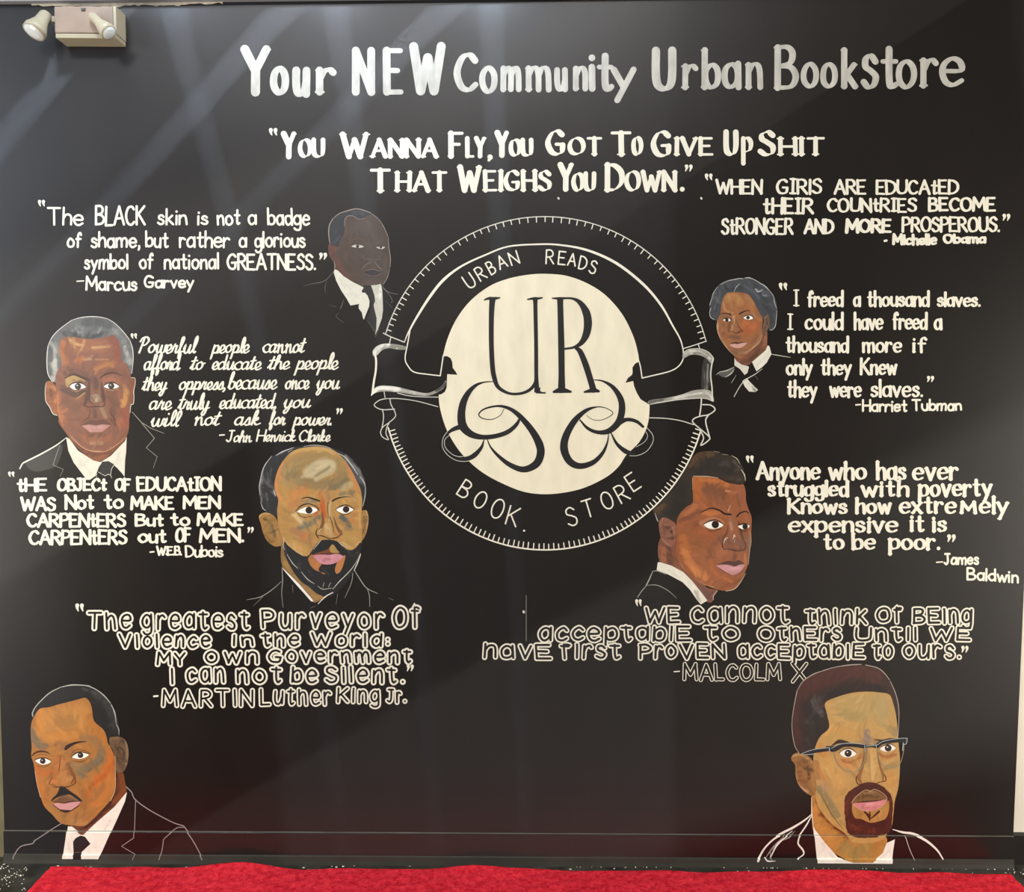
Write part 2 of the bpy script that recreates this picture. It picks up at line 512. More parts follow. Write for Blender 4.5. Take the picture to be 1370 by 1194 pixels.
def emergency_light():
    D = 0.075
    a = at(72, 8, D); b = at(152, 50, D)
    t = empty('emergency_light', (a.x, 0, b.z))
    tag(t, 'beige two-headed emergency light box fixed high on the black wall, upper left corner', 'emergency light')
    x0, x1, z1, z0 = a.x, b.x, a.z, b.z
    box('housing', (x0, -D, z0 + 0.012), (x1, -0.001, z1), M['beige'], t, 0.004)
    box('base_tray', (x0 + 0.004, -D - 0.003, z0 - 0.004), (x1 + 0.008, -0.001, z0 + 0.010), M['beige_l'], t, 0.002)
    box('side_cover', (x1 + 0.0005, -D - 0.001, z0 + 0.011), (x1 + 0.009, -0.001, z1), M['beige_l'], t, 0.001)
    box('test_switch', ((x0 + x1) / 2 - 0.006, -D - 0.004, z1 - 0.014), ((x0 + x1) / 2 + 0.006, -D + 0.001, z1 - 0.006), M['dark'], t, 0.001)
    def head(px0, py0, px1, py1, d0, d1, r0, r1):
        p, q = at(px0, py0, d0), at(px1, py1, d1)
        ax = (q - p); L = ax.length
        mt = Matrix.Translation(p) @ ax.to_track_quat('Z', 'X').to_matrix().to_4x4()
        bm = bmesh.new()
        lathe(bm, [(r0 * .8, 0), (r0, .006), (r0 * 1.08, L * .45), (r1 * .93, L * .78), (r1, L * .82), (r1, L), (r1 * .9, L)], mt)
        for f in bm.faces: f.smooth = len(f.verts) == 4
        me = bpy.data.meshes.new('lamp_head'); bm.to_mesh(me); bm.free()
        h = link_mesh('lamp_head', me, M['beige_l'], t)
        bm = bmesh.new()
        lathe(bm, [(r1 * .88, L + .0005), (r1 * .6, L + .005), (r1 * .2, L + .007)], mt)
        me = bpy.data.meshes.new('lens'); bm.to_mesh(me); bm.free()
        l = bpy.data.objects.new('lens', me); me.materials.append(M['lens']); COL.objects.link(l)
        l.parent = h; l.matrix_parent_inverse = h.matrix_world.inverted()
    bpy.context.view_layer.update()
    head(63, 19, 45, 43, 0.05, 0.085, 0.020, 0.034)
    head(122, 20, 146, 44, 0.085, 0.11, 0.013, 0.024)
    box('swivel_arm', (x0 - 0.016, -0.06, (z0 + z1) / 2 + 0.004), (x0, -0.04, (z0 + z1) / 2 + 0.022), M['beige_l'], t, 0.002)
emergency_light()

# unseen track added to carry the streak bulbs above the mural (out of frame)
tr = empty('added_track_light', (LAMPS[1][0], LAMPS[1][1], 3.12))
tag(tr, 'added unseen ceiling track with three lamp holders for the light streaks', 'added track light')
box('hanger_rod', (-1.5, -0.405, 3.149), (-1.49, -0.395, ZC - 0.001), M['beige_l'], tr)
box('hanger_rod', (0.1, -0.405, 3.149), (0.11, -0.395, ZC - 0.001), M['beige_l'], tr)
box('track_rail', (-1.7, -0.42, 3.11), (0.3, -0.38, 3.149), M['beige_l'], tr, 0.003)
for x, y, z in LAMPS:
    bm = bmesh.new()
    lathe(bm, [(0.012, 0.035), (0.02, 0.04), (0.02, 0.085), (0.012, 0.09)], Matrix.Translation((x, y, z)), 16)
    me = bpy.data.meshes.new('lamp_holder'); bm.to_mesh(me); bm.free()
    link_mesh('lamp_holder', me, M['beige_l'], tr)
# ------------------------------------------------------------------ brush lettering
G = {
'A': (.70, "0,0 .35,1 .7,0|.13,.35 .57,.35"),
'B': (.58, "0,0 0,1|~0,1 .32,1 .48,.86 .40,.62 .03,.54|~.03,.54 .42,.5 .58,.28 .44,.04 0,0"),
'C': (.62, "~.60,.82 .42,.98 .17,.90 0,.5 .14,.10 .40,0 .62,.15"),
'D': (.64, "0,0 0,1|~0,1 .34,.96 .62,.70 .62,.30 .34,.03 0,0"),
'E': (.55, "0,0 0,1|0,1 .52,1|0,.52 .42,.52|0,0 .55,0"),
'F': (.52, "0,0 0,1|0,1 .52,1|0,.52 .40,.52"),
'G': (.68, "~.62,.84 .42,.99 .17,.90 0,.5 .14,.10 .40,0 .60,.10 .64,.40|.36,.42 .68,.42"),
'H': (.62, "0,0 0,1|.62,0 .62,1|0,.5 .62,.5"),
'I': (.34, ".17,0 .17,1|0,1 .34,1|0,0 .34,0"),
'1': (.04, ".02,0 .02,1"),
'J': (.50, "~.30,1 .32,.25 .2,0 0,.12|.08,1 .5,1"),
'K': (.60, "0,0 0,1|.58,1 .03,.45|.15,.55 .60,0"),
'L': (.48, "0,1 0,0|0,0 .48,0"),
'M': (.80, "0,0 .06,1|.06,1 .40,.30|.40,.30 .74,1|.74,1 .80,0"),
'N': (.64, "0,0 0,1|0,1 .64,0|.64,0 .64,1"),
'O': (.70, "@.35,1 .10,.86 0,.5 .10,.14 .35,0 .60,.14 .70,.5 .60,.86"),
'P': (.54, "0,0 0,1|~0,1 .34,1 .54,.80 .44,.54 .02,.45"),
'R': (.60, "0,0 0,1|~0,1 .34,1 .52,.80 .44,.56 .02,.47|.25,.47 .60,0"),
'S': (.52, "~.50,.84 .30,1 .08,.90 .07,.68 .28,.54 .50,.36 .46,.08 .22,0 0,.15"),
'T': (.66, ".33,0 .33,1|0,1 .66,1"),
'U': (.64, "~0,1 0,.4 .08,.10 .32,0 .56,.10 .64,.4 .64,1"),
'V': (.66, "0,1 .33,0|.33,0 .66,1"),
'W': (.95, "0,1 .24,0|.24,0 .48,.75|.48,.75 .70,0|.70,0 .95,1"),
'X': (.60, "0,1 .6,0|.6,1 0,0"),
'Y': (.64, "0,1 .32,.5|.64,1 .32,.5|.32,.5 .32,0"),
'a': (.47, "@.23,.61 .06,.50 0,.30 .06,.08 .22,0 .40,.12 .45,.32 .40,.52|.46,.62 .47,0"),
'b': (.48, "0,1 0,0|@.25,.60 .06,.46 .02,.26 .09,.06 .26,0 .43,.10 .48,.32 .42,.52"),
'c': (.45, "~.44,.50 .28,.61 .08,.50 0,.30 .08,.08 .26,0 .45,.10"),
'd': (.47, "@.23,.60 .06,.50 0,.30 .06,.08 .22,0 .40,.12 .45,.32 .40,.52|.47,1 .47,0"),
'e': (.46, "~.02,.33 .44,.34 .42,.54 .24,.62 .06,.50 0,.30 .08,.07 .26,0 .46,.10"),
'f': (.38, "~.38,.88 .29,1 .18,.92 .14,.70 .14,0|0,.60 .34,.60"),
'g': (.47, "@.23,.60 .06,.50 0,.30 .06,.10 .22,.03 .40,.14 .45,.34 .40,.52|~.47,.62 .47,-.10 .36,-.32 .15,-.33 .03,-.22"),
'h': (.43, "0,1 0,0|~0,.38 .14,.58 .30,.61 .41,.46 .43,0"),
'i': (.08, ".04,.60 .04,0|*.04,.86"),
'j': (.20, "~.18,.6 .18,-.1 .1,-.3 0,-.25|*.18,.86"),
'k': (.42, "0,1 0,0|.38,.60 .02,.25|.12,.33 .42,0"),
'l': (.04, ".02,1 .02,0"),
'm': (.72, "0,.60 0,0|~0,.38 .12,.59 .27,.60 .34,.42 .35,0|~.35,.38 .46,.59 .62,.60 .70,.42 .71,0"),
'n': (.43, "0,.60 0,0|~0,.38 .14,.58 .30,.61 .41,.46 .43,0"),
'o': (.48, "@.24,.61 .06,.50 0,.30 .06,.10 .24,0 .42,.10 .48,.30 .42,.50"),
'p': (.48, "0,.60 0,-.34|@.25,.60 .06,.46 .02,.26 .09,.06 .26,0 .43,.10 .48,.32 .42,.52"),
'r': (.34, "0,.60 0,0|~0,.36 .11,.56 .24,.61 .34,.53"),
's': (.36, "~.35,.50 .22,.62 .06,.56 .06,.40 .21,.32 .36,.20 .30,.04 .14,0 0,.10"),
't': (.38, "~.18,.92 .18,.16 .26,0 .38,.07|0,.62 .37,.62"),
'u': (.44, "~0,.60 0,.25 .08,.04 .22,0 .36,.10 .44,.30|.44,.60 .44,0"),
'v': (.44, "0,.60 .22,0|.22,0 .44,.60"),
'w': (.66, "0,.60 .17,0|.17,0 .33,.50|.33,.50 .50,0|.50,0 .66,.60"),
'x': (.42, "0,.60 .42,0|.42,.60 0,0"),
'y': (.46, "0,.60 .23,.05|.46,.60 .08,-.34"),
'.': (.06, "*.03,.04"),
',': (.08, "~.06,.07 .07,-.04 .0,-.16"),
':': (.06, "*.03,.12|*.03,.52"),
'-': (.26, "0,.34 .26,.35"),
}
# joined-up forms
CUR = dict(G)
CUR.update({
'P': (.55, "~.12,0 .2,.6 .25,.95|~.02,.72 .15,.98 .42,1 .55,.78 .40,.52 .18,.48"),
'l': (.26, "~0,.05 .16,.45 .24,.85 .17,1.05 .09,.85 .12,.2 .2,0 .28,.08"),
'h': (.52, "~0,.05 .14,.5 .2,.9 .13,1.02 .08,.8 .06,0|~.08,.3 .2,.58 .34,.58 .38,.35 .4,.08 .48,0 .54,.1"),
'f': (.34, "~0,.05 .14,.5 .24,.9 .16,1.02 .1,.8 .1,-.28 .18,-.3 .2,-.1 .14,.05 .34,.12"),
'e': (.40, "~0,.1 .22,.22 .32,.42 .22,.6 .08,.5 .04,.25 .12,.02 .26,0 .42,.14"),
'u': (.52, "~0,.3 .06,.58 .06,.2 .14,0 .28,.08 .38,.58|~.38,.58 .36,.15 .44,0 .54,.12"),
'w': (.66, "~0,.3 .08,.58 .08,.2 .16,0 .28,.1 .36,.55|~.36,.55 .36,.15 .44,0 .56,.12 .6,.55 .7,.5"),
'r': (.40, "~0,.1 .12,.6 .14,.5 .28,.54|~.28,.54 .24,.15 .3,0 .42,.12"),
's': (.38, "~0,.08 .2,.6 .28,.3 .24,.02 .08,.02|~.24,.02 .4,.12"),
'y': (.50, "~0,.3 .06,.58 .06,.2 .14,.02 .28,.1 .38,.58|~.38,.58 .32,-.1 .2,-.4 .08,-.3 .2,-.05 .52,.14"),
'g': (.50, "@.2,.6 .05,.5 0,.28 .08,.05 .24,.06 .36,.3 .36,.5|~.38,.6 .34,-.1 .22,-.38 .08,-.3 .2,-.05 .5,.14"),
'p': (.50, "~.1,.6 .04,-.3 0,-.38|~.06,.2 .16,.52 .32,.58 .4,.35 .32,.06 .14,.02|~.3,.04 .42,.02 .52,.12"),
'o': (.46, "@.22,.6 .06,.46 .02,.22 .12,.02 .28,.04 .38,.26 .34,.5|~.26,.58 .38,.48 .5,.52"),
'a': (.52, "@.22,.6 .06,.48 0,.24 .08,.03 .22,.04 .36,.26 .36,.5|~.38,.58 .36,.12 .42,0 .54,.12"),
'd': (.54, "@.22,.6 .06,.48 0,.24 .08,.03 .22,.04 .36,.26 .36,.5|~.42,1 .38,.12 .44,0 .56,.12"),
'n': (.56, "~0,.5 .08,.6 .1,0|~.1,.3 .22,.56 .32,.58 .36,.3 .4,.04 .48,0 .58,.12"),
't': (.34, "~0,.1 .14,.5 .2,.9|~.2,.9 .12,.2 .18,0 .34,.12|~0,.66 .34,.7"),
'b': (.46, "~0,.1 .12,.5 .2,.95 .12,1.02 .06,.7 .06,.1 .2,0 .36,.14 .36,.42 .24,.5|~.36,.42 .5,.4"),
'i': (.26, "~0,.1 .1,.58 .08,.1 .14,0 .28,.12|*.12,.86"),
'k': (.50, "~0,.05 .14,.5 .2,.9 .13,1.02 .08,.8 .06,0|~.08,.25 .28,.56 .3,.4 .12,.28|~.12,.28 .3,.02 .52,.12"),
})

def xf(y, xh):
    if y <= 0: return y
    if y <= .62: return y / .62 * xh
    return xh + (y - .62) / .38 * (1 - xh)

def glyph(ch, st, small=False):
    src = CUR if st.get('cursive') else G
    if st.get('plain_i') and ch == 'I': ch = '1'
    w, s = src[ch]
    lower = ch.islower()
    out = []
    for part in s.split('|'):
        k = part[0]
        if k in '~@*': part = part[1:]
        pts = parse(part)
        if lower and 'xh' in st: pts = [(x, xf(y, st['xh'])) for x, y in pts]
        out.append((k if k in '~@*' else '', pts))
    return w, out

def put_stroke(kind, pts, st, wpx, V, Fc, extra=0.0):
    """pts in picture pixels"""
    if kind == '*':
        ribbon([pts[0], (pts[0][0] + .01, pts[0][1])], [wpx * 1.15 + extra] * 2, V=V, Fc=Fc); return
    if kind == '@': q = catmull(pts, 5, True)
    elif kind == '~': q = catmull(pts, 5)
    else: q = [np.array(p, float) for p in pts]
    n = len(q)
    a, b, ang = st.get('nib', (1.0, 0.0, 0.0))
    ws = []
    for i in range(n):
        if kind == '@': d = q[(i + 1) % n] - q[i - 1]
        else: d = q[min(i + 1, n - 1)] - q[max(i - 1, 0)]
        d = d / (np.hypot(*d) + 1e-9)
        c = abs(d[0] * math.sin(R(ang)) + d[1] * math.cos(R(ang)))   # picture y runs down
        ws.append(wpx * (a + b * c) + extra)
    if kind == '' and n > 2:       # sharp corners: one ribbon per leg
        for i in range(n - 1):
            d = q[i + 1] - q[i]; d = d / (np.hypot(*d) + 1e-9)
            c = abs(d[0] * math.sin(R(ang)) + d[1] * math.cos(R(ang)))
            w = wpx * (a + b * c) + extra
            ribbon([q[i], q[i + 1]], [w, w], V=V, Fc=Fc)
    else:
        if kind == '' and st.get('taper'):
            ws[0] *= 1 + st['taper']; ws[-1] *= 1 - st['taper'] * .5
        ribbon(q, ws, closed=(kind == '@'), V=V, Fc=Fc)

WR = random.Random(11)

def layout(text, st):
    """strokes of a word in font units, and its width"""
    x = 0.0; out = []
    gap = st.get('gap', .17)
    for i, ch in enumerate(text):
        sc = 1.0
        if st.get('smallcaps') and ch.islower():
            ch = ch.upper(); sc = st['smallcaps']
        if st.get('allcaps'): ch = ch.upper()
        w, strokes = glyph(ch, st)
        wob = st.get('wob', .02)
        dy = WR.uniform(-wob, wob); sk = WR.uniform(-wob, wob)
        for k, pts in strokes:
            out.append((k, [(x + px_ * sc + sk * py_, py_ * sc + dy) for px_, py_ in pts]))
            if st.get('serif') and k in ('', '~') and not (k == '~' and ch not in 'UJu'):
                ser = st['serif'] * sc
                for (ex, ey), (ox, oy) in ((pts[0], pts[1]), (pts[-1], pts[-2])):
                    L = math.hypot(ex - ox, ey - oy)
                    if abs(ey - oy) < 0.55 * L: continue
                    top = .60 if ch.islower() else 1.0
                    if ey < .02 or ey > top - .04:
                        if ch in 'VvWw' and ey < .1: continue
                        if ch in 'M' and False: continue
                        out.append(('s', [(x + (ex - ser) * sc, ey * sc + dy), (x + (ex + ser) * sc, ey * sc + dy)]))
        x += w * sc + gap * (0.0 if st.get('cursive') and i < len(text) - 1 and ch.islower() else 1.0) \
            * (1.25 if st.get('smallcaps') and False else 1.0)
    x -= gap
    return out, x

def word_mesh(text, x0, x1, base, cap, st, parent, mat, layer, rise=0.0, rot=None, name='word'):
    strokes, _ = layout(text, st)
    xs = [p[0] + st.get('slant', 0) * p[1] for k, pts in strokes for p in pts]
    lo, hi = min(xs), max(xs)
    wpx = st['w']
    a, b, _a = st.get('nib', (1, 0, 0))
    ol = st.get('outline', 0)
    m = wpx * (a + b) / 2 + ol
    if hi - lo < 0.12: sx = cap; x0 = (x0 + x1) / 2 - (hi + lo) / 2 * sx; 
    else:
        sx = (x1 - x0 - 2 * m) / (hi - lo); x0 = x0 + m - lo * sx
    sy = cap - (wpx * (a + .0) if not st.get('serif') else wpx * .5)
    sy -= 2 * ol
    yb = base - wpx * a / 2 - ol
    jit = st.get('jit', .25)
    def T(p):
        X = x0 + (p[0] + st.get('slant', 0) * p[1]) * sx
        Y = yb - p[1] * sy
        Y += rise * (X - (x0 + lo * sx)) / max(1.0, (hi - lo) * sx)
        return (X + WR.uniform(-jit, jit), Y + WR.uniform(-jit, jit))
    mapped = []
    for k, pts in strokes:
        q = [T(p) for p in pts]
        if rot: # rotate about centre
            cx, cy, an = rot
            c, s = math.cos(an), math.sin(an)
            q = [(cx + (X - cx) * c - (Y - cy) * s, cy + (X - cx) * s + (Y - cy) * c) for X, Y in q]
        mapped.append((k, q))
    if st.get('outline'):
        V, Fc = [], []
        for k, q in mapped: put_stroke(k if k != 's' else '', q, st, wpx, V, Fc, 2 * st['outline'])
        o = paint_mesh(name, V, Fc, mat, parent, layer)
        V, Fc = [], []
        for k, q in mapped: put_stroke(k if k != 's' else '', q, st, wpx, V, Fc)
        c = paint_mesh('black_core', V, Fc, M['black'], None, layer + 1)
        c.parent = o; c.matrix_parent_inverse = Matrix.Translation(-Vector(parent.location))
        c.matrix_parent_inverse = Matrix.Identity(4)
        return o
    V, Fc = [], []
    for k, q in mapped:
        if k == 's':
            sw = st.get('serif_w', max(1.0, wpx * .45))
            ribbon(q, [sw, sw], V=V, Fc=Fc)
        else: put_stroke(k, q, st, wpx, V, Fc)
    return paint_mesh(name, V, Fc, mat, parent, layer)

def quote_mark(x0, x1, y0, y1, opening, parent, mat, layer, bold=1.0):
    V, Fc = [], []
    h = y1 - y0; w = (x1 - x0)
    for c in (x0 + w * .22, x0 + w * .74):
        r = min(w * .22, h * .3) * bold
        if opening: pts = [(c + w * .10, y1 - h * .02), (c - w * .02, y0 + h * .62), (c - w * .02, y0 + h * .3)]; ws = [r * .5, r * 1.3, r * 2.0]
        else: pts = [(c, y0 + h * .28), (c + w * .04, y0 + h * .5), (c - w * .12, y1)]; ws = [r * 2.0, r * 1.5, r * .5]
        ribbon(catmull([p for p in pts], 4), list(np.interp(np.linspace(0, 2, 9), [0, 1, 2], ws)), V=V, Fc=Fc)
    return paint_mesh('quotation_mark', V, Fc, mat, parent, layer)

def quotation(label, cat, loc_px, marks, words, styles, mat, layer=2, name='quotation'):
    p = at(*loc_px)
    root = empty(name, (p.x, 0, p.z))
    tag(root, label, cat)
    for mk in marks: quote_mark(*mk, root, mat, layer)
    for wd_ in words:
        text, x0, x1, top, base = wd_[:5]
        st = styles[wd_[5]] if len(wd_) > 5 else styles[0]
        rise = wd_[6] if len(wd_) > 6 else 0.0
        nm = 'dash' if text == '-' else 'word'
        if text == '-':
            V, Fc = ribbon([(x0, base), (x1, base - .5)], [top, top]); paint_mesh('dash', V, Fc, mat, root, layer); continue
        word_mesh(text, x0, x1, base, base - top, st, root, mat, layer, rise)
    return root

# ---- the big title, letter by letter
T = empty('title_lettering', tuple(at(800, 95)))
T.location.y = 0
tag(T, 'large ivory hand-painted title line across the top of the black wall', 'lettering')
TL = [('Y',317,367,64,127,11),('o',361,387,88,127,9),('u',388,418,91,129,9.5),('r',418,451,91,126,9),
 ('N',468,505,66,126,9.5),('E',509,542,66,126,9.5),('W',544,600,60,125,11),
 ('C',607,641,70,123,8.5),('o',641,666,88,125,7.5),('m',667,698,89,122,7),('m',700,738,89,122,7),('u',739,762,91,122,7),
 ('n',764,787,89,121,7),('i',785,799,69,121,8),('t',797,823,69,122,8.5),('y',817,852,90,145,8),
 ('U',869,908,66,122,10),('r',909,935,86,119,7),('b',935,965,66,119,7.5),('a',965,992,83,119,7.5),('n',994,1021,84,119,7),
 ('B',1032,1069,62,120,8),('o',1071,1096,83,118,7),('o',1097,1121,83,118,7),('k',1122,1151,66,118,7.5),('s',1151,1176,72,119,8),
 ('t',1176,1204,59,119,8.5),('o',1198,1227,79,119,7.5),('r',1227,1256,78,117,7.5),('e',1256,1291,76,116,8)]
for ch, a, b, t, bs, w in TL:
    st = dict(w=w, nib=(.62, .5, 12), jit=.3, wob=0, serif=(.09 if ch in 'YNEWUrnimkbBu' else 0), serif_w=3.2, plain_i=True)
    base, cap = bs, bs - t
    if ch in 'ouramne' or ch in 's': cap = (bs - t - w * .62) / .62 + w * .62; 
    if ch == 'y': base = 122; cap = (base - t - w * .62) / .62 + w * .62
    word_mesh(ch, a, b, base, cap, st, T, M['title'], 2, name='letter')

# ---- second heading, small capitals
SM = dict(w=5.8, nib=(.20, .98, 24), serif=.12, serif_w=2.2, jit=.25, wob=.01, smallcaps=.76, gap=.2, plain_i=True)
SB = dict(SM, w=6.8); SS = dict(SM, smallcaps=1.0, gap=.24, w=5.6)
hd = [('Y',373,400,176,210,1),('ou',398,438,185,210,2),('W',451,498,177,210,1),('anna',492,590,185,210,2),
 ('F',596,622,176,210,1),('ly',620,653,183,210,2),(',',653,657,190,212,0),('Y',659,684,175,208,1),('ou',680,716,185,208.5,2),
 ('G',729,758,173,207,1),('ot',759,807,183,207,2),('T',815,847,175,207,1),('o',844,861,182,207,2),
 ('G',870,900,174,209,1),('ive',899,956,183,207,2),('U',965,991,174,207,1),('P',989,1008,183,219,2),
 ('S',1013,1038,174,208,1),('hit',1037,1105,183,207,2),
 ('T',493,525,225,256,1),('hat',525,600,229,255.5,2),('W',608,648,221,255,1),('eighs',643,738,227,255,2),
 ('Y',743,771,218,254,1),('ou',764,800,230,255,2),('D',805,835,218,255,1),('own',835,909,228,255,2),('.',911,914,228,255,0)]
quotation('cream small-capital heading in two lines about flying, under the title line', 'lettering', (735, 215),
          [(360,372,171,181,True),(916,927,220,229,False)], hd, [SM,SB,SS], M['white'], name='heading_lettering')

PR = dict(w=3.0, jit=.35, wob=.03, gap=.17)          # plain round brush print
quotation('white block-capital quotation about educating girls, upper right corner of the wall', 'lettering', (1150, 280),
 [(943,954,232,241,True),(1341,1352,286,295,False)],
 [('WHEN',957,1021,240,260),('GIRlS',1038,1100,239,260),('ARE',1115,1160,240,260),('EDUCAtED',1171,1283,241,260.5),
  ('tHEIR',1020,1089,265,287,1),('COUNtRIES',1106,1227,265,284),('BECOME',1241,1333,264,283,1),
  ('StRONGER',964,1062,292,314),('AND',1075,1116,293,313,1),('MORE',1130,1194,293,311.5,2),('PROSPEROUS.',1206,1338,290,310.5),
  ('-',1183.5,1186,3,322.5),('Michelle',1193,1254,313,328,1),('Obama',1261,1320,313,326,1)],
 [dict(PR,w=3.2,nib=(.7,.5,14)),dict(PR,w=3.5,nib=(.75,.45,14)),dict(PR,w=4.6,nib=(.6,.5,10))], M['white'])

GA = dict(PR, w=2.9, xh=.60)
quotation('thin white hand-printed quotation about skin and greatness, upper left', 'lettering', (240, 325),
 [(51,61,267,276,True),(427,438,338,347,False)],
 [('The',63,112,277,302.5),('BLACK',127,195,275,302.5,1),('skin',210,251,279,302),('is',264,279,281,302),('not',290,322,279,302),('a',331,344,279,302),('badge',357,415,278,302),
  ('of',89,110,310,332),('shame,',121,188,309,332),('but',194,226,309,332),('rather',239,308,308,332),('a',319,331,310,332),('glorious',340,409,309,332),
  ('symbol',112,172,339,361),('of',186,206,338,361),('national',219,293,338,361),('GREATNESS.',303,423,339,362,1),
  ('-',103,112,1.6,376.5),('Marcus',114,184,369,389.5),('Garvey',192,260,368,386)],
 [GA, dict(GA, w=3.1)], M['white'])

CU = dict(w=2.45, nib=(.62,.6,25), cursive=True, slant=.22, jit=.2, wob=.02, gap=.12, xh=.55)
quotation('joined-up cursive white quotation about powerful people, right of the grey-haired portrait', 'lettering', (320, 515),
 [(175,184,446,453,True),(450,459,546,554,False)],
 [('Powerful',185,266,451,473),('people',280,335,452,473),('cannot',351,411,451,472.5),
  ('afford',192,243,474,495.5),('to',253,276,475,495),('educate',282,351,475,495),('the',357,389,475,494.5),('people',392,454,473,494.5),
  ('they',189,225,503,523),('oppress,',239,302,502,522),('because',304,372,498,521),('once',381,415,500,521),('you',422,456,500,521),
  ('are',199,231,527,548.5),('truly',237,282,527,548.5),('educated,',292,370,526,547),('you',378,417,526,546),
  ('will',201,244,550,571),('not',260,298,549,569.5),('ask',313,350,549,569.5),('for',359,383,550,569),('power.',389,444,550,569.5),
  ('-',294,300,1.8,582.5),('John',302,338,576,592,1),('Henrick',342,397,575,591,1),('Clarke',400,443,575,591,1)],
 [CU, dict(CU, w=2.1)], M['white'])

DB = dict(PR, w=3.6, nib=(.72,.45,15), gap=.15)
quotation('bold white block-capital quotation about education and carpenters, lower left, four lines', 'lettering', (170, 690),
 [(11,20,631,638,True),(331,340,705,713,False)],
 [('tHE',22,64,640,658),('OBJECt',76,144,640,657.5),('OF',153,176,640,657.5),('EDUCAtION',182,297,638,657.5),
  ('WAS',27,75,665,684),('Not',86,127,662,682),('to',138,166,661,681),('MAKE',174,234,664,682),('MEN',244,296,664,681.5),
  ('CARPENtERS',35,169,687,706),('But',180,220,687,704.5),('to',227,255,686,704),('MAKE',263,327,687,704),
  ('CARPENtERS',38,171,709,729),('out',184,224,708,727),('OF',234,257,706,726),('MEN.',266,327,707,726),
  ('-',201,206,2,739),('W.E.B.',209,244,731,743.5,1),('Dubois',247,299,730,746,1)],
 [DB, dict(DB, w=2.6, gap=.12)], M['white'])

TU = dict(w=3.3, nib=(.6,.6,15), jit=.2, wob=.015, xh=.60, serif=.06, serif_w=1.8, gap=.18, plain_i=True)
TI = dict(TU, w=2.5, serif=.17)
quotation('white serifed quotation about a thousand slaves, right of the woman\'s portrait', 'lettering', (1170, 460),
 [(1042,1054,378,388,True),(1240,1250,503,511,False)],
 [('I',1060.5,1070,388,410,1),('freed',1079,1130,389,410.5),('a',1141,1153,389,410.5),('thousand',1159,1245,389,410.5),('slaves.',1253,1312,391,410.5),
  ('I',1052.5,1062,420,441.5,1),('could',1076,1130,418,441.5),('have',1141,1182,418,441.5),('freed',1193,1242,418,441),('a',1249,1262,418,441.5),
  ('thousand',1050,1137,450,472),('more',1152,1207,450,472),('if',1219,1241,451,472),
  ('only',1051,1089,480,502),('they',1097,1141,480,502),('Knew',1149,1202,479,501.5),
  ('they',1052,1095,509,532),('were',1108,1153,509,532),('slaves.',1164,1235,508,531.5),
  ('-',1145,1151,2,542),('Harriet',1153,1214,534,552,2),('Tubman',1219,1287,534,550.5,2)],
 [TU, TI, dict(PR, w=2.8, xh=.6)], M['white'])

BA = dict(w=4.4, nib=(.42,.72,10), jit=.25, wob=.02, xh=.66, serif=.08, serif_w=2.2, gap=.2, plain_i=True)
quotation('heavy white serifed quotation about poverty in five lines, right edge', 'lettering', (1180, 680),
 [(998,1009,609,619,True),(1267,1279,715,725,False)],
 [('Anyone',1009,1098,618,642),('who',1106,1160,618,642),('has',1170,1213,617,642),('ever',1220,1283,617,642.5),
  ('struggled',1026,1138,643,664.5),('with',1149,1217,643,664.5),('poverty',1226,1330,640,664.5),
  ('Knows',1051,1134,667,687.5),('how',1142,1195,666,687.5),('extre',1202,1280,664,687.5),('M',1282,1309,671,687.5),('ely',1309,1352,664,687.5),
  ('expensive',1054,1202,690,712.5),('it',1215,1238,689,711.5),('is',1245,1267,690,711.5),
  ('to',1100,1130,714,735.5),('be',1137,1172,713,735.5),('poor.',1186,1258,713,735.5),
  ('-',1253,1261,1.8,752.6),('James',1262,1310,740,756.5,1),('Baldwin',1293,1363,759,777,1,4)],
 [BA, dict(PR, w=2.8, xh=.62)], M['white'])

OL = dict(w=2.8, jit=.4, wob=.04, outline=2.5, xh=.84, gap=.34, plain_i=True)
O2 = dict(OL, w=2.6, outline=2.1)
quotation('outlined white bubble-letter quotation about violence and silence, lower left', 'lettering', (330, 880),
 [(101,113,807,818,True),(544,554,889,898,False)],
 [('The',115,178,816,845),('greatest',187,336,815,845),('Purveyor',347,516,814,844),('Of',523,564,810,844),
  ('Violence',156,284,845,869.5),('in',309,342,846,867),('the',347,403,844,868),('World:',414,523,844,868),
  ('MY',207,251,870,893),('own',272,348,866,891),('Government',356,553,866,890),
  ('I',224,237,891,918),('can',247,303,888,917),('not',314,379,889,917),('be',387,427,890,917.5),('Silent.',433,543,889,917),
  ('-',206,211,2.4,932),('MARTIN',215,341,921,948.5,1),('Luther',346,445,919,946,1),('King',449,510,918,943,1),('Jr.',515,545,920,943,1)],
 [OL, O2], M['white'], layer=2)

OM = dict(OL, w=3.1, outline=2.0, gap=.26, xh=.92)
O3 = dict(OL, w=3.0, outline=1.1, gap=.26)
quotation('outlined white bubble-letter quotation about being acceptable, lower right', 'lettering', (970, 855),
 [(850,859,801,811,True),(1286,1296,864,873,False)],
 [('WE',861,912,810,836),('cannot',922,1058,808,836.5),('think',1075,1162,812,838),('Of',1170,1209,811,836.5),('BEing',1219,1303,811,837),
  ('acceptablE',719,927,835,860.5),('to',939,991,835,860),('OthErs',1012,1128,836,860),('Until',1142,1228,837,860.5),('WE',1242,1301,837,860),
  ('havE',645,740,859,884),('first',747,832,859,884),('ProVEN',853,973,859,884),('accEptablE',985,1159,859,884),('to',1165,1197,859,884),('ours.',1206,1287,859,884),
  ('-',902,909,1.5,899),('MALCOLM',913,1046,887,912.5,1),('X',1057,1082,886,915,1)],
 [OM, O3], M['white'], layer=2)
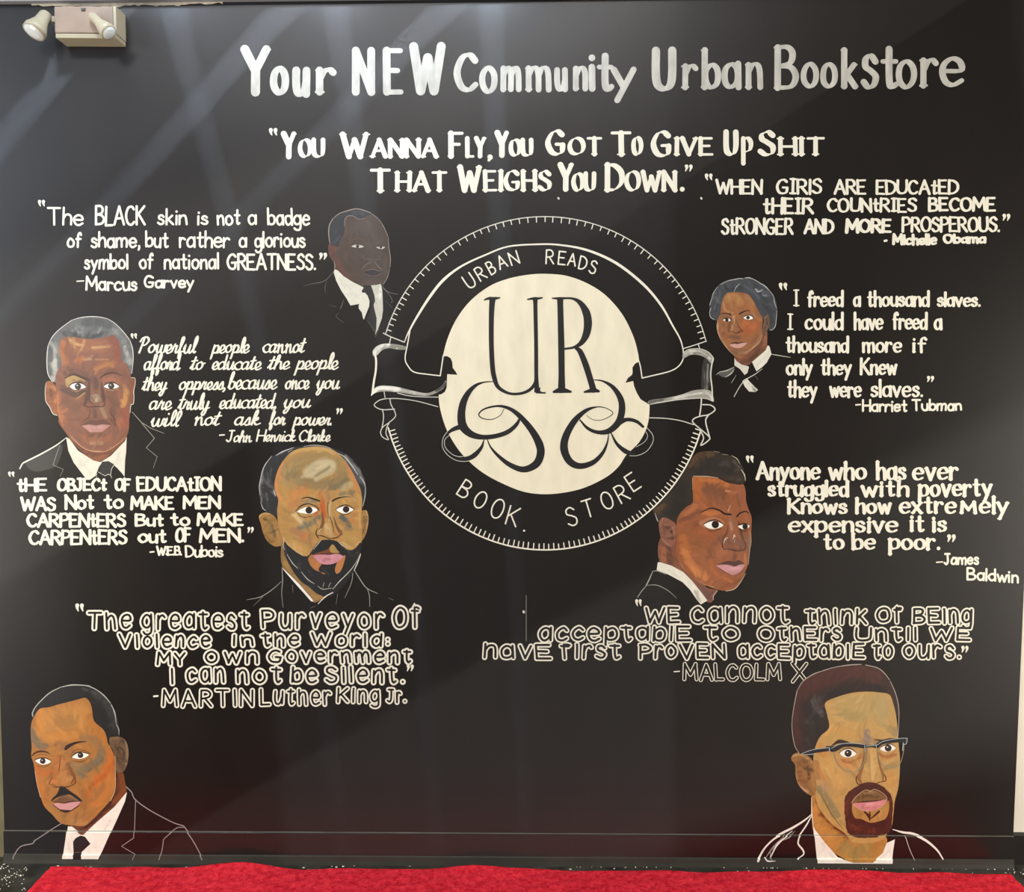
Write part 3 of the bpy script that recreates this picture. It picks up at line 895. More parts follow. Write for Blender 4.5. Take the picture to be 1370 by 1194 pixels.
# ------------------------------------------------------------------ painting areas and lines
def inside(P, X, Y):
    n = len(P); c = np.zeros(X.shape, bool)
    j = n - 1
    for i in range(n):
        xi, yi = P[i]; xj, yj = P[j]
        if yi != yj:
            m = ((yi > Y) != (yj > Y)) & (X < (xj - xi) * (Y - yi) / (yj - yi) + xi)
            c ^= m
        j = i
    return c

def edge_dist(P, X, Y, closed=True):
    d = np.full(X.shape, 1e9)
    n = len(P)
    for i in range(n if closed else n - 1):
        ax, ay = P[i]; bx, by = P[(i + 1) % n]
        dx, dy = bx - ax, by - ay
        L = dx * dx + dy * dy + 1e-9
        t = np.clip(((X - ax) * dx + (Y - ay) * dy) / L, 0, 1)
        d = np.minimum(d, np.hypot(X - ax - t * dx, Y - ay - t * dy))
    return d

PR_ = np.random.RandomState(5)

WHITES = {'shirt', 'collar', 'eye', 'shirt_front', 'collar_end', 'collar_edge', 'glint', 'neck_edge', 'lens_rim', 'frame_edge', 'brush_smear', 'hair_highlight', 'ribbon_fold', 'ribbon_shading'}
class Art:
    def __init__(s, ox, oy, sc, root, layer=3, k=1.0):
        s.ox, s.oy, s.sc, s.root, s.layer = ox, oy, sc, root, layer
        s.k = k
    def tone(s, name, c):
        return srgb(c, 0.95 if (name in WHITES or 'outline' in name or 'lapel' in name) else s.k)
    def pts(s, t):
        return [(s.ox + x / s.sc, s.oy + y / s.sc) for x, y in (q[:2] for q in parse(t))]
    def fill(s, name, color, outline, strokes=(), smooth=True, sp=None, layer=0, parent=None, mat=None, rag=0.0, n=4):
        P = s.pts(outline)
        if smooth: P = [tuple(p) for p in catmull(P, n, True)]
        if rag:
            P = [(x + PR_.uniform(-rag, rag), y + PR_.uniform(-rag, rag)) for x, y in P]
        base = np.array(s.tone(name, color))
        sp = sp or (1.15 if strokes else None)
        V = [Vector(p) for p in P]
        nb = len(V)
        if sp:
            xs = [p[0] for p in P]; ys = [p[1] for p in P]
            gx, gy = np.meshgrid(np.arange(min(xs), max(xs), sp), np.arange(min(ys), max(ys), sp * .87))
            gx = gx + (np.arange(gx.shape[0]) % 2)[:, None] * sp / 2
            gx, gy = gx.ravel(), gy.ravel()
            k = inside(P, gx, gy); gx, gy = gx[k], gy[k]
            k = edge_dist(P, gx, gy) > sp * .45; gx, gy = gx[k], gy[k]
            V += [Vector((a, b)) for a, b in zip(gx, gy)]
        ed = [(i, (i + 1) % nb) for i in range(nb)]
        vo, _, fo, _, _, _ = delaunay_2d_cdt(V, ed, [], 1, 1e-4)
        X = np.array([v.x for v in vo]); Y = np.array([v.y for v in vo])
        C = np.tile(base, (len(vo), 1))
        if strokes:
            for st in strokes:
                hexc, w, al = st[0], st[1] / s.sc, min(1.0, st[2] * 1.12)
                sp_ = s.pts(st[3])
                if len(sp_) > 2: sp_ = [tuple(p) for p in catmull(sp_, 4)]
                d = edge_dist(sp_, X, Y, False)
                soft = st[4] if len(st) > 4 else 0.5
                r = w / 2
                t = np.clip((r + r * soft * .6 - d) / (r * soft * 1.2 + .35), 0, 1)
                t = (t * t * (3 - 2 * t)) * al
                C = C * (1 - t[:, None]) + np.array(s.tone(name, hexc)) * t[:, None]
            # brushwork: short directional dabs of slightly varied colour
            area_ = len(vo) * sp * sp * .87
            amp = .10 if name in WHITES else .24
            for _ in range(int(min(320, area_ / 34))):
                i = PR_.randint(len(vo))
                an = 1.2 + .9 * math.sin(X[i] * .045 + 1.3) + .9 * math.cos(Y[i] * .04) + PR_.uniform(-.35, .35)
                L_ = PR_.uniform(3, 8); w_ = PR_.uniform(.9, 1.9)
                dx_, dy_ = math.cos(an) * L_, math.sin(an) * L_
                m_ = (np.abs(X - X[i]) < L_ + 3) & (np.abs(Y - Y[i]) < L_ + 3)
                d = edge_dist([(X[i] - dx_, Y[i] - dy_), (X[i] + dx_, Y[i] + dy_)], X[m_], Y[m_], False)
                t = np.clip((w_ + .8 - d) / 1.2, 0, 1) * .5
                cc = C[i] * (1 + PR_.uniform(-amp, amp))
                C[m_] = C[m_] * (1 - t[:, None]) + cc * t[:, None]
        return paint_mesh(name, [(v.x, v.y) for v in vo], fo, mat or M['col'], parent or s.root, s.layer + layer, C)
    def lines(s, name, color, items, layer=1, parent=None, mat=None, smooth=True):
        """items: (widths, points): one part made of several brush lines"""
        if name in ('jacket_outline', 'hair_highlight', 'eye_crease', 'nose_shadow', 'nose_light', 'eye_bag', 'beard_outline', 'scroll_outline') and len(items) > 1:
            return [s.lines(name, color, [it], layer, parent, mat, smooth) for it in items]
        V, Fc = [], []
        for w, t in items:
            raw = parse(t)
            P = [(s.ox + q[0] / s.sc, s.oy + q[1] / s.sc) for q in raw]
            if len(raw[0]) > 2: ws = [q[2] / s.sc for q in raw]
            elif isinstance(w, (tuple, list)): ws = list(np.interp(np.linspace(0, 1, len(P)), np.linspace(0, 1, len(w)), w) / s.sc)
            else: ws = [w / s.sc] * len(P)
            if smooth and len(P) > 2:
                m = 5
                Q = catmull(P, m)
                ws = list(np.interp(np.linspace(0, len(P) - 1, len(Q)), range(len(P)), ws))
                P = Q
            ribbon(P, ws, V=V, Fc=Fc, cap=(name != 'monogram_letter'))
        C = np.tile(np.array(s.tone(name, color)), (len(V), 1)) if mat is None else None
        return paint_mesh(name, V, Fc, mat or M['col'], parent or s.root, s.layer + layer, C)

# ------------------------------------------------------------------ the round emblem
c0 = at(728, 515)
E = empty('round_emblem', (c0.x, 0, c0.z))
tag(E, 'large round emblem with bone-white disc, black monogram, ribbon and ticked rim', 'emblem')
A = Art(0, 0, 1, E, 2)
A.fill('disc', 'eee2c2', '728,366.5 757,369 785,379 810,395 832,420 846,447 853,470 858,500 866,525 869,545 866,570 855,592 838,609 828,624 812,638 784,652 757,659 728,661.5 700,658 672,647 648,634 628,618 612,600 598,576 590,552 587,532 588,505 593,475 600,450 612,425 630,402 655,383 680,373 705,368',
       mat=M['bone'], layer=0, n=5)
W2 = Art(700, 280, 5, E, 3)
W1 = Art(490, 280, 5, E, 3)
B1 = Art(490, 500, 5, E, 3)
B2 = Art(700, 500, 5, E, 3)
# black bird-head ends of the ribbon over the disc
U_ = Art(580, 360, 3.979, E, 3)
U_.fill('ribbon_end', '120f0e', '20,466 50,466 72,464 92,476 100,498 102,526 116,545 128,564 100,562 73,560 71,600 70,632 60,655 40,668 10,672 -20,668 -20,560 20,560', smooth=False, layer=0, mat=M['wall'])
B2.fill('ribbon_end', '120f0e', '775,-80 750,-68 730,-40 732,-10 728,8 700,30 684,62 735,50 742,85 760,130 785,172 838,205 900,205 900,-80', smooth=False, layer=0, mat=M['wall'])

# rim: upper arc, lower arc, inner line
def arc(cx, cy, rx, ry, a0, a1, n):
    return ' '.join('%.2f,%.2f' % (cx + rx * math.cos(R(a0 + (a1 - a0) * i / n)), cy + ry * math.sin(R(a0 + (a1 - a0) * i / n))) for i in range(n + 1))
up = arc(728.8, 513, 223, 223, 197.5, 345.5, 30)
lo = arc(729, 513, 217.5, 223, 164.5, 16.5, 30)
A.lines('upper_rim', '', [(1.3, up)], mat=M['line'], layer=1)
A.lines('lower_rim', '', [(1.9, lo)], mat=M['white'], layer=1)
A.lines('inner_line', '', [
    ((1.2, 2.6, 4.2, 2.2, 2.0, 2.2, 3.6, 3.4, 2.0, 1.4), '541,458 546,446 558,424 576,396 594,374 618,356 650,341 680,330 720,327 750,328 786,335 824,352 860,380 884,408 900,436 910,454 914,468'),
    (1.5, '549,440 545,462 542,480 546,490 554,498 572,501 589,503'), (1.5, '589,503 591,490 593,476'),
    (1.5, '914,468 914,480 908,490 896,497 872,503 859,506'), (1.5, '859,506 857,492 855,484')], mat=M['white'], layer=1)
A.lines('rim_end', '', [(1.4, '513,446 523,451'), (1.4, '523,451 541,458'), (1.4, '541,458 548,441'), (1.2, '523,451 521,460'),
    (1.3, '944,457 929,462'), (1.3, '929,462 913,467'), (1.2, '934,460 936,467')], mat=M['line'], layer=1, smooth=False)
def ticks(path, step, ln, w, sgn, jit, name):
    P = catmull(parse(path), 12)
    V, Fc = [], []; acc = 0; nxt = 5.0
    rnd = random.Random(3)
    for a, b in zip(P, P[1:]):
        L = np.hypot(*(b - a)); d = (b - a) / (L + 1e-9)
        while acc + L > nxt:
            p = a + d * (nxt - acc)
            nn = np.array((-d[1], d[0])) * sgn
            g = 1.5 if sgn < 0 else 0.4
            l2 = ln + rnd.uniform(-1, 1)
            ribbon([p + nn * g, p + nn * (g + l2)], [w, w], V=V, Fc=Fc)
            s_ = step(p[0]) if callable(step) else step
            nxt += s_ + rnd.uniform(-jit, jit)
        acc += L
    return tag(paint_mesh(name, V, Fc, M['white'], E, 3), kind='stuff')
ticks(up, lambda x: 8.0 if x < 540 else (8.6 if x > 885 else 11.0), 6.0, 1.2, 1, .8, 'upper_tick_marks')
ticks(lo, lambda x: 5.6 if x < 560 else (6.2 if x > 840 else 7.0), 6.6, 1.4, -1, .5, 'lower_tick_marks')

# ribbon, left and right
gry = '9a968a'
W1.fill('ribbon_fold', gry, '45,945 75,915 120,900 180,902 262,918 260,940 200,938 150,930 105,945 75,975 48,985', layer=1,
        strokes=[('e2ddcf', 24, .9, '50,960 100,915 150,905'), ('7d7a68', 26, .7, '170,920 255,930'), ('dcd8ca', 10, .8, '205,930 206,932')])
W1.lines('ribbon_edge', '', [(13, '56,960 66,1010 64,1080 52,1150 42,1225'), ], mat=M['white'], layer=2)
B1.fill('ribbon_fold', gry, '32,150 48,105 90,82 150,82 220,92 300,112 390,130 440,122 500,85 532,45 530,80 500,112 440,142 380,150 300,140 210,125 120,120 60,130', layer=1,
        strokes=[('eae5d6', 26, .9, '40,140 80,100 140,98 220,105'), ('4c4943', 30, .9, '470,110 530,70'), ('c9c4b6', 10, .7, '220,110 400,140')])
B1.lines('ribbon_line', '', [(5, '210,130 280,148 380,156 490,158'), (5, '120,122 126,160'), (6, '130,168 90,178 55,205 65,225 110,242 190,238'),
    (6, '160,170 165,205 195,265 190,295 150,330 110,360 96,395 110,425 148,442 132,400 140,355 152,335'),
    (6, '108,240 116,280 112,330 104,368'), (5, '130,168 220,168 340,185 480,222')], mat=M['line'], layer=2)
W2.fill('ribbon_fold', gry, '1068,965 1090,945 1140,932 1190,935 1240,960 1275,995 1262,1035 1225,1000 1180,978 1120,975 1070,1000', layer=1,
        strokes=[('d8d4c6', 14, .8, '1075,975 1120,950 1180,955 1250,1000'), ('5d5a52', 14, .6, '1120,975 1180,960 1230,990')])
W2.lines('ribbon_edge', '', [(9, '1270,998 1258,1060 1254,1120 1262,1190 1266,1280'), (4, '1068,965 1110,938 1190,936 1245,962 1272,998')], mat=M['line'], layer=2)
W2.fill('ribbon_shading', '2e2b28', '1205,1010 1255,1030 1250,1180 1215,1230 1190,1200', layer=0,
        strokes=[('8f8b80', 12, .7, '1235,1040 1228,1200'), ('77736a', 10, .6, '1210,1090 1214,1210')])
B2.fill('ribbon_fold', gry, '838,200 850,178 960,162 1060,140 1140,112 1230,108 1262,130 1274,188 1210,165 1120,168 1010,182 900,200', layer=1,
        strokes=[('dad6c8', 14, .8, '1000,165 1150,135 1240,135 1265,180'), ('55524b', 24, .8, '850,190 930,178'), ('c5c0b3', 7, .8, '880,196 1100,164')])
B2.lines('ribbon_line', '', [(4, '850,206 960,186 1100,170 1210,166 1272,186'), (9, '1192,168 1188,225 1180,280'), (8, '1200,208 1255,212 1283,242 1240,275 1190,284 1145,300 1134,325 1185,372 1245,425 1236,450 1188,480 1206,430 1182,376'),
    (9, '1238,278 1220,320 1246,425'), (6, '845,296 950,300 1050,315 1140,342')], mat=M['line'], layer=2)

# monogram, black on the disc
def mono(name, items):
    if name == 'monogram_letter':
        items = [(w, t) if w else (0, ' '.join('%s,%s,%.1f' % (*q.split(',')[:2], float(q.split(',')[2]) * 1.28) for q in t.split())) for w, t in items]
    return U_.lines(name, '120f0e', items, layer=2)
mono('monogram_letter', [(0, '316,150,30 312,180,24 308,260,21 308,400,20 314,520,20 324,580,20 345,630,16 400,662,11 460,664,11 510,645,13 540,610,14 546,570,12'),
    (0, '541,152,26 542,190,17 546,400,16 547,560,16 550,640,20 552,656,28'),
    ((6, 14, 16, 14, 6), '268,166 290,158 314,157 335,156 356,153'), ((6, 12, 15, 12, 6), '498,163 520,159 541,157 560,157 582,153'), (8, '545,659 597,660'), (0, '552,640,30 565,656,10 590,660,4')])
mono('monogram_letter', [(0, '674,152,28 675,200,24 680,400,26 682,560,26 682,640,30'), ((6, 12, 15, 11, 8), '630,156 655,157 675,157 700,156 745,156'),
    (0, '690,156,8 740,158,9 780,180,20 812,230,32 822,290,34 812,350,30 785,395,20 745,418,10 695,426,8'),
    (0, '755,420,12 780,440,22 810,510,26 835,590,25 852,648,26'), (0, '635,656,8 680,645,26 735,655,8'), (8, '635,657 735,656'), (0, '800,656,7 852,646,22 885,652,6'), (7, '800,657 884,654')])
mono('left_scroll', [
    (0, '320,600,4 270,603,7 225,620,16 185,660,28 158,715,37 148,780,42 158,840,46 200,880,36 260,896,26 330,890,24 395,868,24 440,830,20 462,792,9'),
    (0, '375,745,2.5 355,780,3 310,801,4 262,796,5 241,775,6 270,746,8 340,730,11 400,742,18 455,780,26 520,855,34 562,930,42 570,985,42 545,1040,40 480,1068,32 410,1045,26 350,1000,18 305,950,9 285,905,4'),
    (0, '150,838,28 110,852,22 80,872,14 62,905,10 60,945,8'), (0, '268,912,5 255,950,16 220,990,26 180,1010,24 130,1008,14'),
    ])
mono('right_scroll', [
    (0, '845,590,3 900,597,9 955,630,22 995,690,32 1003,750,36 985,815,36 935,862,30 875,870,20 820,848,16 780,805,8'),
    (0, '815,780,2.5 850,803,3 900,803,3 955,770,4 920,742,4 870,735,6 810,755,20 750,810,32 705,890,38 695,960,42 725,1025,38 780,1050,32 850,1030,26 900,980,18 925,925,9 932,880,4'),
    (0, '985,820,28 1030,802,20 1080,812,18 1115,840,14'), (0, '943,870,5 975,930,16 1020,970,26 1060,985,22')])
# white outlines where the scrolls leave the disc
B1.lines('scroll_outline', '', [(3.5, '545,385 515,430 510,490 545,545 600,580 650,588 690,585'), (3.5, '556,412 525,445 530,495 575,540 620,556 660,552')], mat=M['line'], layer=3)
B2.lines('scroll_outline', '', [(3.5, '825,360 865,410 866,460 825,520 765,548 712,550'), (3, '820,388 832,420 810,458 755,492')], mat=M['line'], layer=3)
# curved lettering of the emblem
LT = dict(w=1.9, jit=.15, wob=.0)
for ch, cx, cy, h, w, deg in [('U',628,376,21,13,-34),('R',643,366,20,12,-30),('B',657,358.5,19,10,-28),('A',671,350.5,19,13,-24),('N',687.5,345.5,19,13,-18),
    ('R',736,344,20,12,2),('E',752,345.5,19,11,6),('A',765.5,347.5,18,12,8),('D',780,352,19,11,12),('S',793.5,357.5,19,10,16),
    ('B',622.5,655,25,15,33),('O',643,669,25,16,28),('O',666,681,28,17,22),('K',686.5,691,27,16,16),
    ('S',764,691.5,26,14,-16),('T',787,680.5,25,15,-17),('O',812,670,25,16,-22),('R',832,660.5,25,15,-28),('E',846.5,645,25,14,-33)]:
    word_mesh(ch, cx - w / 2, cx + w / 2, cy + h / 2, h, LT, E, M['white'], 3, rot=(cx, cy, R(deg)), name='letter')
A.lines('paint_dot', '', [(2.6, '701,710.3 701.4,710.3')], mat=M['white'], layer=1)
# ------------------------------------------------------------------ the seven painted portraits
def portrait(label, px, py):
    p = at(px, py)
    r = empty('painted_portrait', (p.x, 0, p.z))
    return tag(r, label, 'portrait', 'painted portraits on the black wall')

def eye(a, white, iris, ir, pupil=None, lid=None, lidc='2a1710', ic='2a160e', wc='f2eee2'):
    """eye white > iris and pupil > glint, with its lid line"""
    e = a.fill('eye', wc, white, layer=2, n=3)
    x, y = iris
    ring = ' '.join('%.1f,%.1f' % (x + ir * math.cos(t), y + ir * math.sin(t)) for t in [k * math.tau / 8 for k in range(8)])
    a.fill('iris', ic, ring, layer=3, parent=e)
    if pupil:
        r = pupil
        a.lines('glint', 'e8e4da', [(r, '%.1f,%.1f %.1f,%.1f' % (x - ir * .25, y - ir * .3, x - ir * .2, y - ir * .25))], layer=4, parent=e)
    if lid: a.lines('eyelid', lidc, lid, layer=4, parent=e)
    return e

# --- man with a moustache, lower left
r = portrait('painted portrait of a man with moustache, dark suit and tie, bottom left', 110, 1156)
a = Art(0, 900, 5, r, k=0.80)
a.fill('neck', '6b3818', '770,640 822,665 836,730 846,800 770,890 650,1000 562,1082 498,1046 480,1010 600,980 720,880', strokes=[
    ('3a1a0c', 26, .85, '775,690 765,790 730,880 640,980 575,1035'), ('8a4a20', 40, .6, '815,700 825,800 770,860'), ('7e4426', 30, .7, '740,930 640,1020 570,1070')])
a.fill('hair', '191615', '217,305 218,270 240,225 285,175 340,128 400,98 480,82 590,88 640,108 690,145 745,205 780,280 797,370 800,430 755,440 700,470 670,400 610,340 590,250 580,215 560,195 480,215 400,235 330,250 285,262 250,290', strokes=[
    ('3b3836', 50, .7, '640,140 700,190 745,270 775,370'), ('4a4644', 20, .6, '560,110 640,140'), ('35312f', 30, .5, '760,300 770,400')], layer=1)
a.lines('hair_outline', 'a9a69c', [((8, 7, 6, 7, 5), '220,292 219,268 242,226 288,176 340,132 400,102'), ((4, 9, 6, 9), '400,100 480,84 560,86 600,92'), ((7, 5, 8, 4), '605,96 650,118 700,158 740,205'),
    ((5, 8, 3), '745,215 768,270 778,340'), ((3, 6, 2), '778,345 795,380 796,420')], layer=2)
a.fill('ear', '6d5138', '732,440 760,430 800,430 838,450 858,505 860,560 850,620 825,665 795,668 776,648 768,590 755,520 735,490', strokes=[
    ('8e7355', 22, .8, '845,470 855,560 835,640'), ('2c1c12', 9, .9, '790,520 800,470 828,455 838,480'), ('33241a', 12, .8, '800,500 830,530 820,590 795,600 785,540'), ('8a6a48', 18, .7, '745,450 770,440 790,440'), ('5a4330', 30, .6, '800,620 820,640')], layer=1)
a.fill('face', 'b27534', '270,242 330,232 400,212 480,192 540,176 572,170 600,196 616,245 630,325 690,380 712,425 722,470 742,505 762,555 768,640 770,790 735,860 688,915 620,985 568,1026 510,1026 410,1010 350,950 300,900 272,830 250,745 235,665 226,610 210,558 213,500 206,400 212,335 235,285', strokes=[
    ('c98a44', 150, .6, '330,330 450,300 540,290'), ('a07038', 80, .55, '400,330 480,320'), ('d2893a', 60, .6, '270,260 280,420 340,440 500,420'), ('b8722c', 60, .7, '600,300 640,380 700,440'),
    ('7c6a52', 46, .75, '222,400 240,470 290,500'), ('6f6450', 20, .6, '240,430 320,490'), ('8d6b45', 60, .5, '560,440 640,460 680,520'), ('94653a', 70, .5, '400,480 460,520'),
    ('77684f', 55, .75, '680,540 650,600 560,650 540,690'), ('8f7550', 60, .6, '470,620 540,640'), ('6d604c', 18, .7, '560,690 640,620 690,580'),
    ('c8702a', 60, .9, '740,560 740,620 700,680 640,740'), ('b85c1e', 30, .8, '760,600 700,690 630,740 590,820'), ('c97a35', 60, .7, '750,700 700,800 640,880'), ('a1683a', 40, .6, '700,760 620,850'),
    ('c46a24', 40, .8, '250,640 290,680 340,660'), ('c8742c', 36, .8, '255,700 290,800 300,880'), ('8c5a2a', 26, .6, '300,720 340,700 350,640'), ('9a6230', 34, .6, '320,780 310,860'),
    ('b86a30', 40, .7, '380,580 380,660 360,730'), ('c28148', 50, .6, '420,590 430,680 430,730'), ('8f5426', 20, .6, '440,590 470,680'), ('d09a58', 30, .4, '460,720 490,700'),
    ('a87238', 90, .7, '420,960 520,980 580,960'), ('c08c50', 40, .5, '480,1000 570,1005'), ('b27a3c', 50, .7, '340,900 400,970'), ('7e552c', 20, .5, '430,960 460,940'), ('96602e', 50, .6, '560,800 560,900'),
    ('7a4c22', 14, .6, '365,480 375,495'), ('9c5d28', 16, .7, '350,560 420,560 430,580'), ('8b5a30', 24, .6, '600,770 620,790')], layer=2)
a.lines('face_outline', 'd7b995', [(3, '770,560 772,640 771,780 740,860'), (3, '235,660 250,750 272,835')], layer=3)
a.lines('eyebrow', '2a0f0c', [(0, '440,512,18 452,498,26 480,482,20 520,468,13 578,462,4')], layer=3)
a.lines('eyebrow', '4a1d10', [(0, '216,556,8 236,538,12 270,528,13 310,532,10 332,544,4')], layer=3)
a4 = Art(0, 900, 5, r, 8, k=0.80)
eye(a4, '484,568 505,548 540,535 575,542 596,550 572,568 535,578 505,574', (540, 553), 19, 6, [((2, 7, 6, 2), '478,570 500,545 540,531 600,544')])
eye(a4, '238,590 262,578 295,574 325,584 342,598 315,612 285,616 258,606', (288, 592), 19, 6, [((3, 7, 6, 2), '232,584 262,574 300,572 340,584')])
a4.lines('eye_crease', '6a3314', [((2, 4, 2), '465,570 500,520 560,520 610,545'), ((2, 5, 2), '490,590 540,598 590,575'), ((2, 4, 2), '230,560 280,545 320,556'), ((2, 4, 2), '250,625 300,630 345,605')], layer=1)
a4.lines('nose_shadow', '8a5228', [((4, 16, 20, 10), '452,600 480,660 500,700 478,740'), ((3, 10, 8), '350,745 400,770 460,762')], layer=0)
a4.lines('nose', '5a2c12', [((2, 6, 5, 3), '345,752 368,768 410,762 425,768'), ((3, 6, 4, 2), '425,768 470,760 505,738 500,705 475,680'), ((2, 5, 2), '355,700 330,740 345,752'), (2.5, '405,560 400,620 395,660')], layer=1)
a4.fill('moustache', '17100c', '343,862 352,842 380,815 395,785 400,770 428,764 455,782 480,800 525,832 552,862 520,852 470,818 425,822 380,838', layer=1)
a4.fill('upper_lip', '7c5232', '352,864 385,846 415,826 445,818 462,826 490,834 528,856 480,868 430,872 400,862', layer=1, strokes=[('5a3a26', 12, .7, '400,850 460,850'), ('b09070', 6, .6, '430,828 500,840')], sp=1.2)
a4.fill('lower_lip', 'd89a98', '356,880 385,872 430,880 470,868 542,862 520,892 476,922 400,914', layer=2, smooth=False)
a4.lines('lip_line', '2b130c', [((3, 6, 4, 7, 3), '352,864 400,866 430,872 470,864 545,858'), ((4, 5, 5, 4), '356,884 400,918 476,924 530,890'), ((5, 12, 6), '405,925 440,932 475,925')], layer=3, smooth=False)
a.fill('shirt', 'ebe3d4', '455,1030 480,1030 545,1078 562,1082 650,1000 765,900 850,800 838,860 785,980 730,1100 690,1190 645,1285 622,1303 430,1305 427,1230 445,1110', layer=1, smooth=False, strokes=[
    ('b9b0a2', 14, .6, '700,1050 740,990'), ('c9c0b2', 20, .5, '455,1120 480,1200'), ('b5ab9c', 8, .6, '612,1140 645,1165'), ('c4baab', 14, .5, '500,1060 560,1085')], sp=2.2)
a.fill('tie', '120e0d', '545,1085 575,1092 612,1140 552,1196 555,1250 562,1305 490,1305 500,1230 496,1125 515,1100', layer=2, smooth=False)
a.lines('tie_fold', '6e675f', [((2, 4, 2), '505,1200 530,1195 555,1203')], layer=3)
a.lines('jacket_outline', '8f8580', [(6, '412,1010 330,1060 235,1122'), (7, '240,1115 225,1138 150,1156 110,1205 90,1280'), (7, '846,766 880,800 905,850 1000,920 1150,1000 1232,1028'),
    (7, '1232,1030 1290,1110 1335,1190 1370,1265'), (6, '1230,1036 1180,1042 1105,1105'), (6, '1100,1110 1090,1180 1073,1240')], layer=2)
a.lines('lapel', '8f8580', [(5, '908,850 902,1010 900,1102'), (5, '895,1104 820,1156'), (4.5, '820,1156 910,1210'), (4, '910,1210 880,1278')], layer=2, smooth=False)

# --- man with glasses, lower right
r = portrait('painted portrait of a man with reddish goatee and browline glasses, bottom right', 1140, 1150)
a = Art(1000, 880, 5, r, k=0.84)
a.fill('neck', 'c08840', '430,920 470,930 640,1150 660,1180 900,1180 925,1260 900,1330 830,1362 700,1362 560,1290 450,1180 432,1090', strokes=[
    ('7e3c18', 44, .85, '470,960 520,1060 620,1150 690,1190'), ('5a2a12', 18, .7, '560,1100 640,1170'), ('9a8a50', 80, .6, '640,1260 720,1300 800,1260'), ('cf9048', 50, .6, '450,1000 480,1120 560,1230'), ('a87436', 40, .6, '820,1290 880,1230')])
a.fill('hair', '371f18', '340,640 318,590 308,500 302,420 308,330 325,240 360,175 420,125 500,92 580,68 680,52 780,52 870,72 915,105 955,160 985,240 1005,310 1010,380 975,400 960,340 930,265 880,255 800,250 700,260 610,285 545,320 555,390 570,470 505,550 470,640 400,650', strokes=[
    ('4b251c', 120, .8, '360,220 500,140 680,110 850,130'), ('1d1412', 60, .85, '520,270 640,220 760,190 900,215'), ('221a18', 120, .8, '420,330 450,430 430,560'), ('55504c', 40, .75, '440,290 470,340 500,380'),
    ('46403c', 30, .6, '400,430 440,440'), ('3f3733', 24, .6, '400,540 420,590'), ('4a241b', 40, .8, '330,260 322,400 335,560'), ('191312', 30, .7, '520,330 530,460 460,540'), ('2a1713', 60, .6, '640,180 760,170')], layer=1)
a.lines('hair_outline', 'a79c92', [((3, 6, 4, 6), '345,640 316,590 300,500 298,420 312,320 330,230'), ((4, 5, 7, 4), '330,225 370,160 440,112 500,90'), ((6, 4, 7, 5), '505,88 580,66 680,50 760,46'), ((5, 6, 4), '790,50 870,70 915,105 950,150'), ((4, 6, 4, 5), '955,160 990,240 1010,330 1012,420 1005,530')], layer=2)
a.fill('ear', '9a6c38', '292,680 305,650 340,636 400,655 440,700 450,780 462,860 462,910 430,925 385,900 340,850 322,790 318,720', strokes=[
    ('5a3418', 26, .85, '370,690 400,720 415,790 400,820'), ('7c4a22', 30, .7, '345,700 350,780 390,860'), ('c39a60', 14, .8, '305,660 360,650 430,700'), ('2c160c', 8, .8, '400,740 410,800'), ('d0b088', 6, .7, '296,680 322,780 345,850 400,905'), ('b88448', 24, .6, '430,740 440,860')], layer=1)
a.fill('face', 'c49a58', '520,304 600,264 700,236 800,228 880,234 948,248 975,310 995,400 1005,500 1012,600 1020,700 1010,860 985,960 975,1050 960,1140 900,1210 800,1235 700,1230 650,1175 560,1110 480,1010 455,930 462,860 448,780 440,690 450,610 485,530 545,470 532,380', strokes=[
    ('b59a60', 170, .6, '640,340 760,330 880,330'), ('a88d56', 70, .6, '660,380 760,400'), ('d3a660', 40, .6, '550,330 620,430 740,460'), ('b39c68', 60, .55, '900,290 900,440'), ('d09c50', 50, .6, '560,480 650,500 740,530'),
    ('8f7a6c', 46, .8, '800,500 800,560'), ('7d5a3c', 22, .7, '770,560 790,600'), ('8a5a38', 22, .6, '855,520 850,560'), ('8c7a50', 60, .6, '960,480 990,500'),
    ('cf8a40', 60, .6, '480,600 540,700'), ('d6a45c', 120, .6, '540,720 600,820'), ('a06a34', 40, .6, '460,700 470,800'), ('7e7a58', 50, .65, '480,880 540,960 600,1060'), ('b08a70', 36, .5, '500,860 540,880'), ('c89a58', 60, .5, '620,900 640,1000'),
    ('d08a4a', 60, .6, '620,700 700,720'), ('b4602a', 24, .75, '640,690 720,700 760,650'), ('b4602a', 22, .75, '880,640 920,670 990,650'), ('a88a50', 60, .5, '780,640 830,700 840,780'), ('d8ac68', 30, .6, '840,620 850,760'), ('8b5a30', 26, .6, '790,620 780,700'),
    ('8a6030', 24, .6, '740,800 760,850'), ('c8904a', 40, .7, '950,760 970,850'), ('9a8050', 40, .6, '920,740 980,720'), ('8d8458', 30, .5, '600,1050 640,1120'), ('d29a58', 14, .7, '540,480 480,560 455,620'), ('c07838', 16, .6, '470,720 520,820')], layer=2)
a5 = Art(1000, 880, 5, r, 8, k=0.84)
a.fill('goatee', '4a1f13', '650,945 665,915 700,880 760,850 800,835 850,840 900,860 945,900 968,950 972,1010 965,1090 958,1150 930,1180 860,1195 800,1200 720,1195 670,1170 655,1100 648,1020', layer=3, rag=.5, strokes=[
    ('6b3120', 20, .6, '670,960 665,1060 690,1140'), ('7a3b28', 16, .6, '700,1120 760,1160 850,1160'), ('2f120b', 20, .6, '780,1100 860,1130 930,1100'), ('6f3424', 14, .6, '950,950 955,1060'), ('81462f', 8, .6, '720,1150 740,1190'), ('7b3c2a', 8, .6, '880,1120 890,1180'), ('3a170e', 14, .7, '760,860 860,860')])
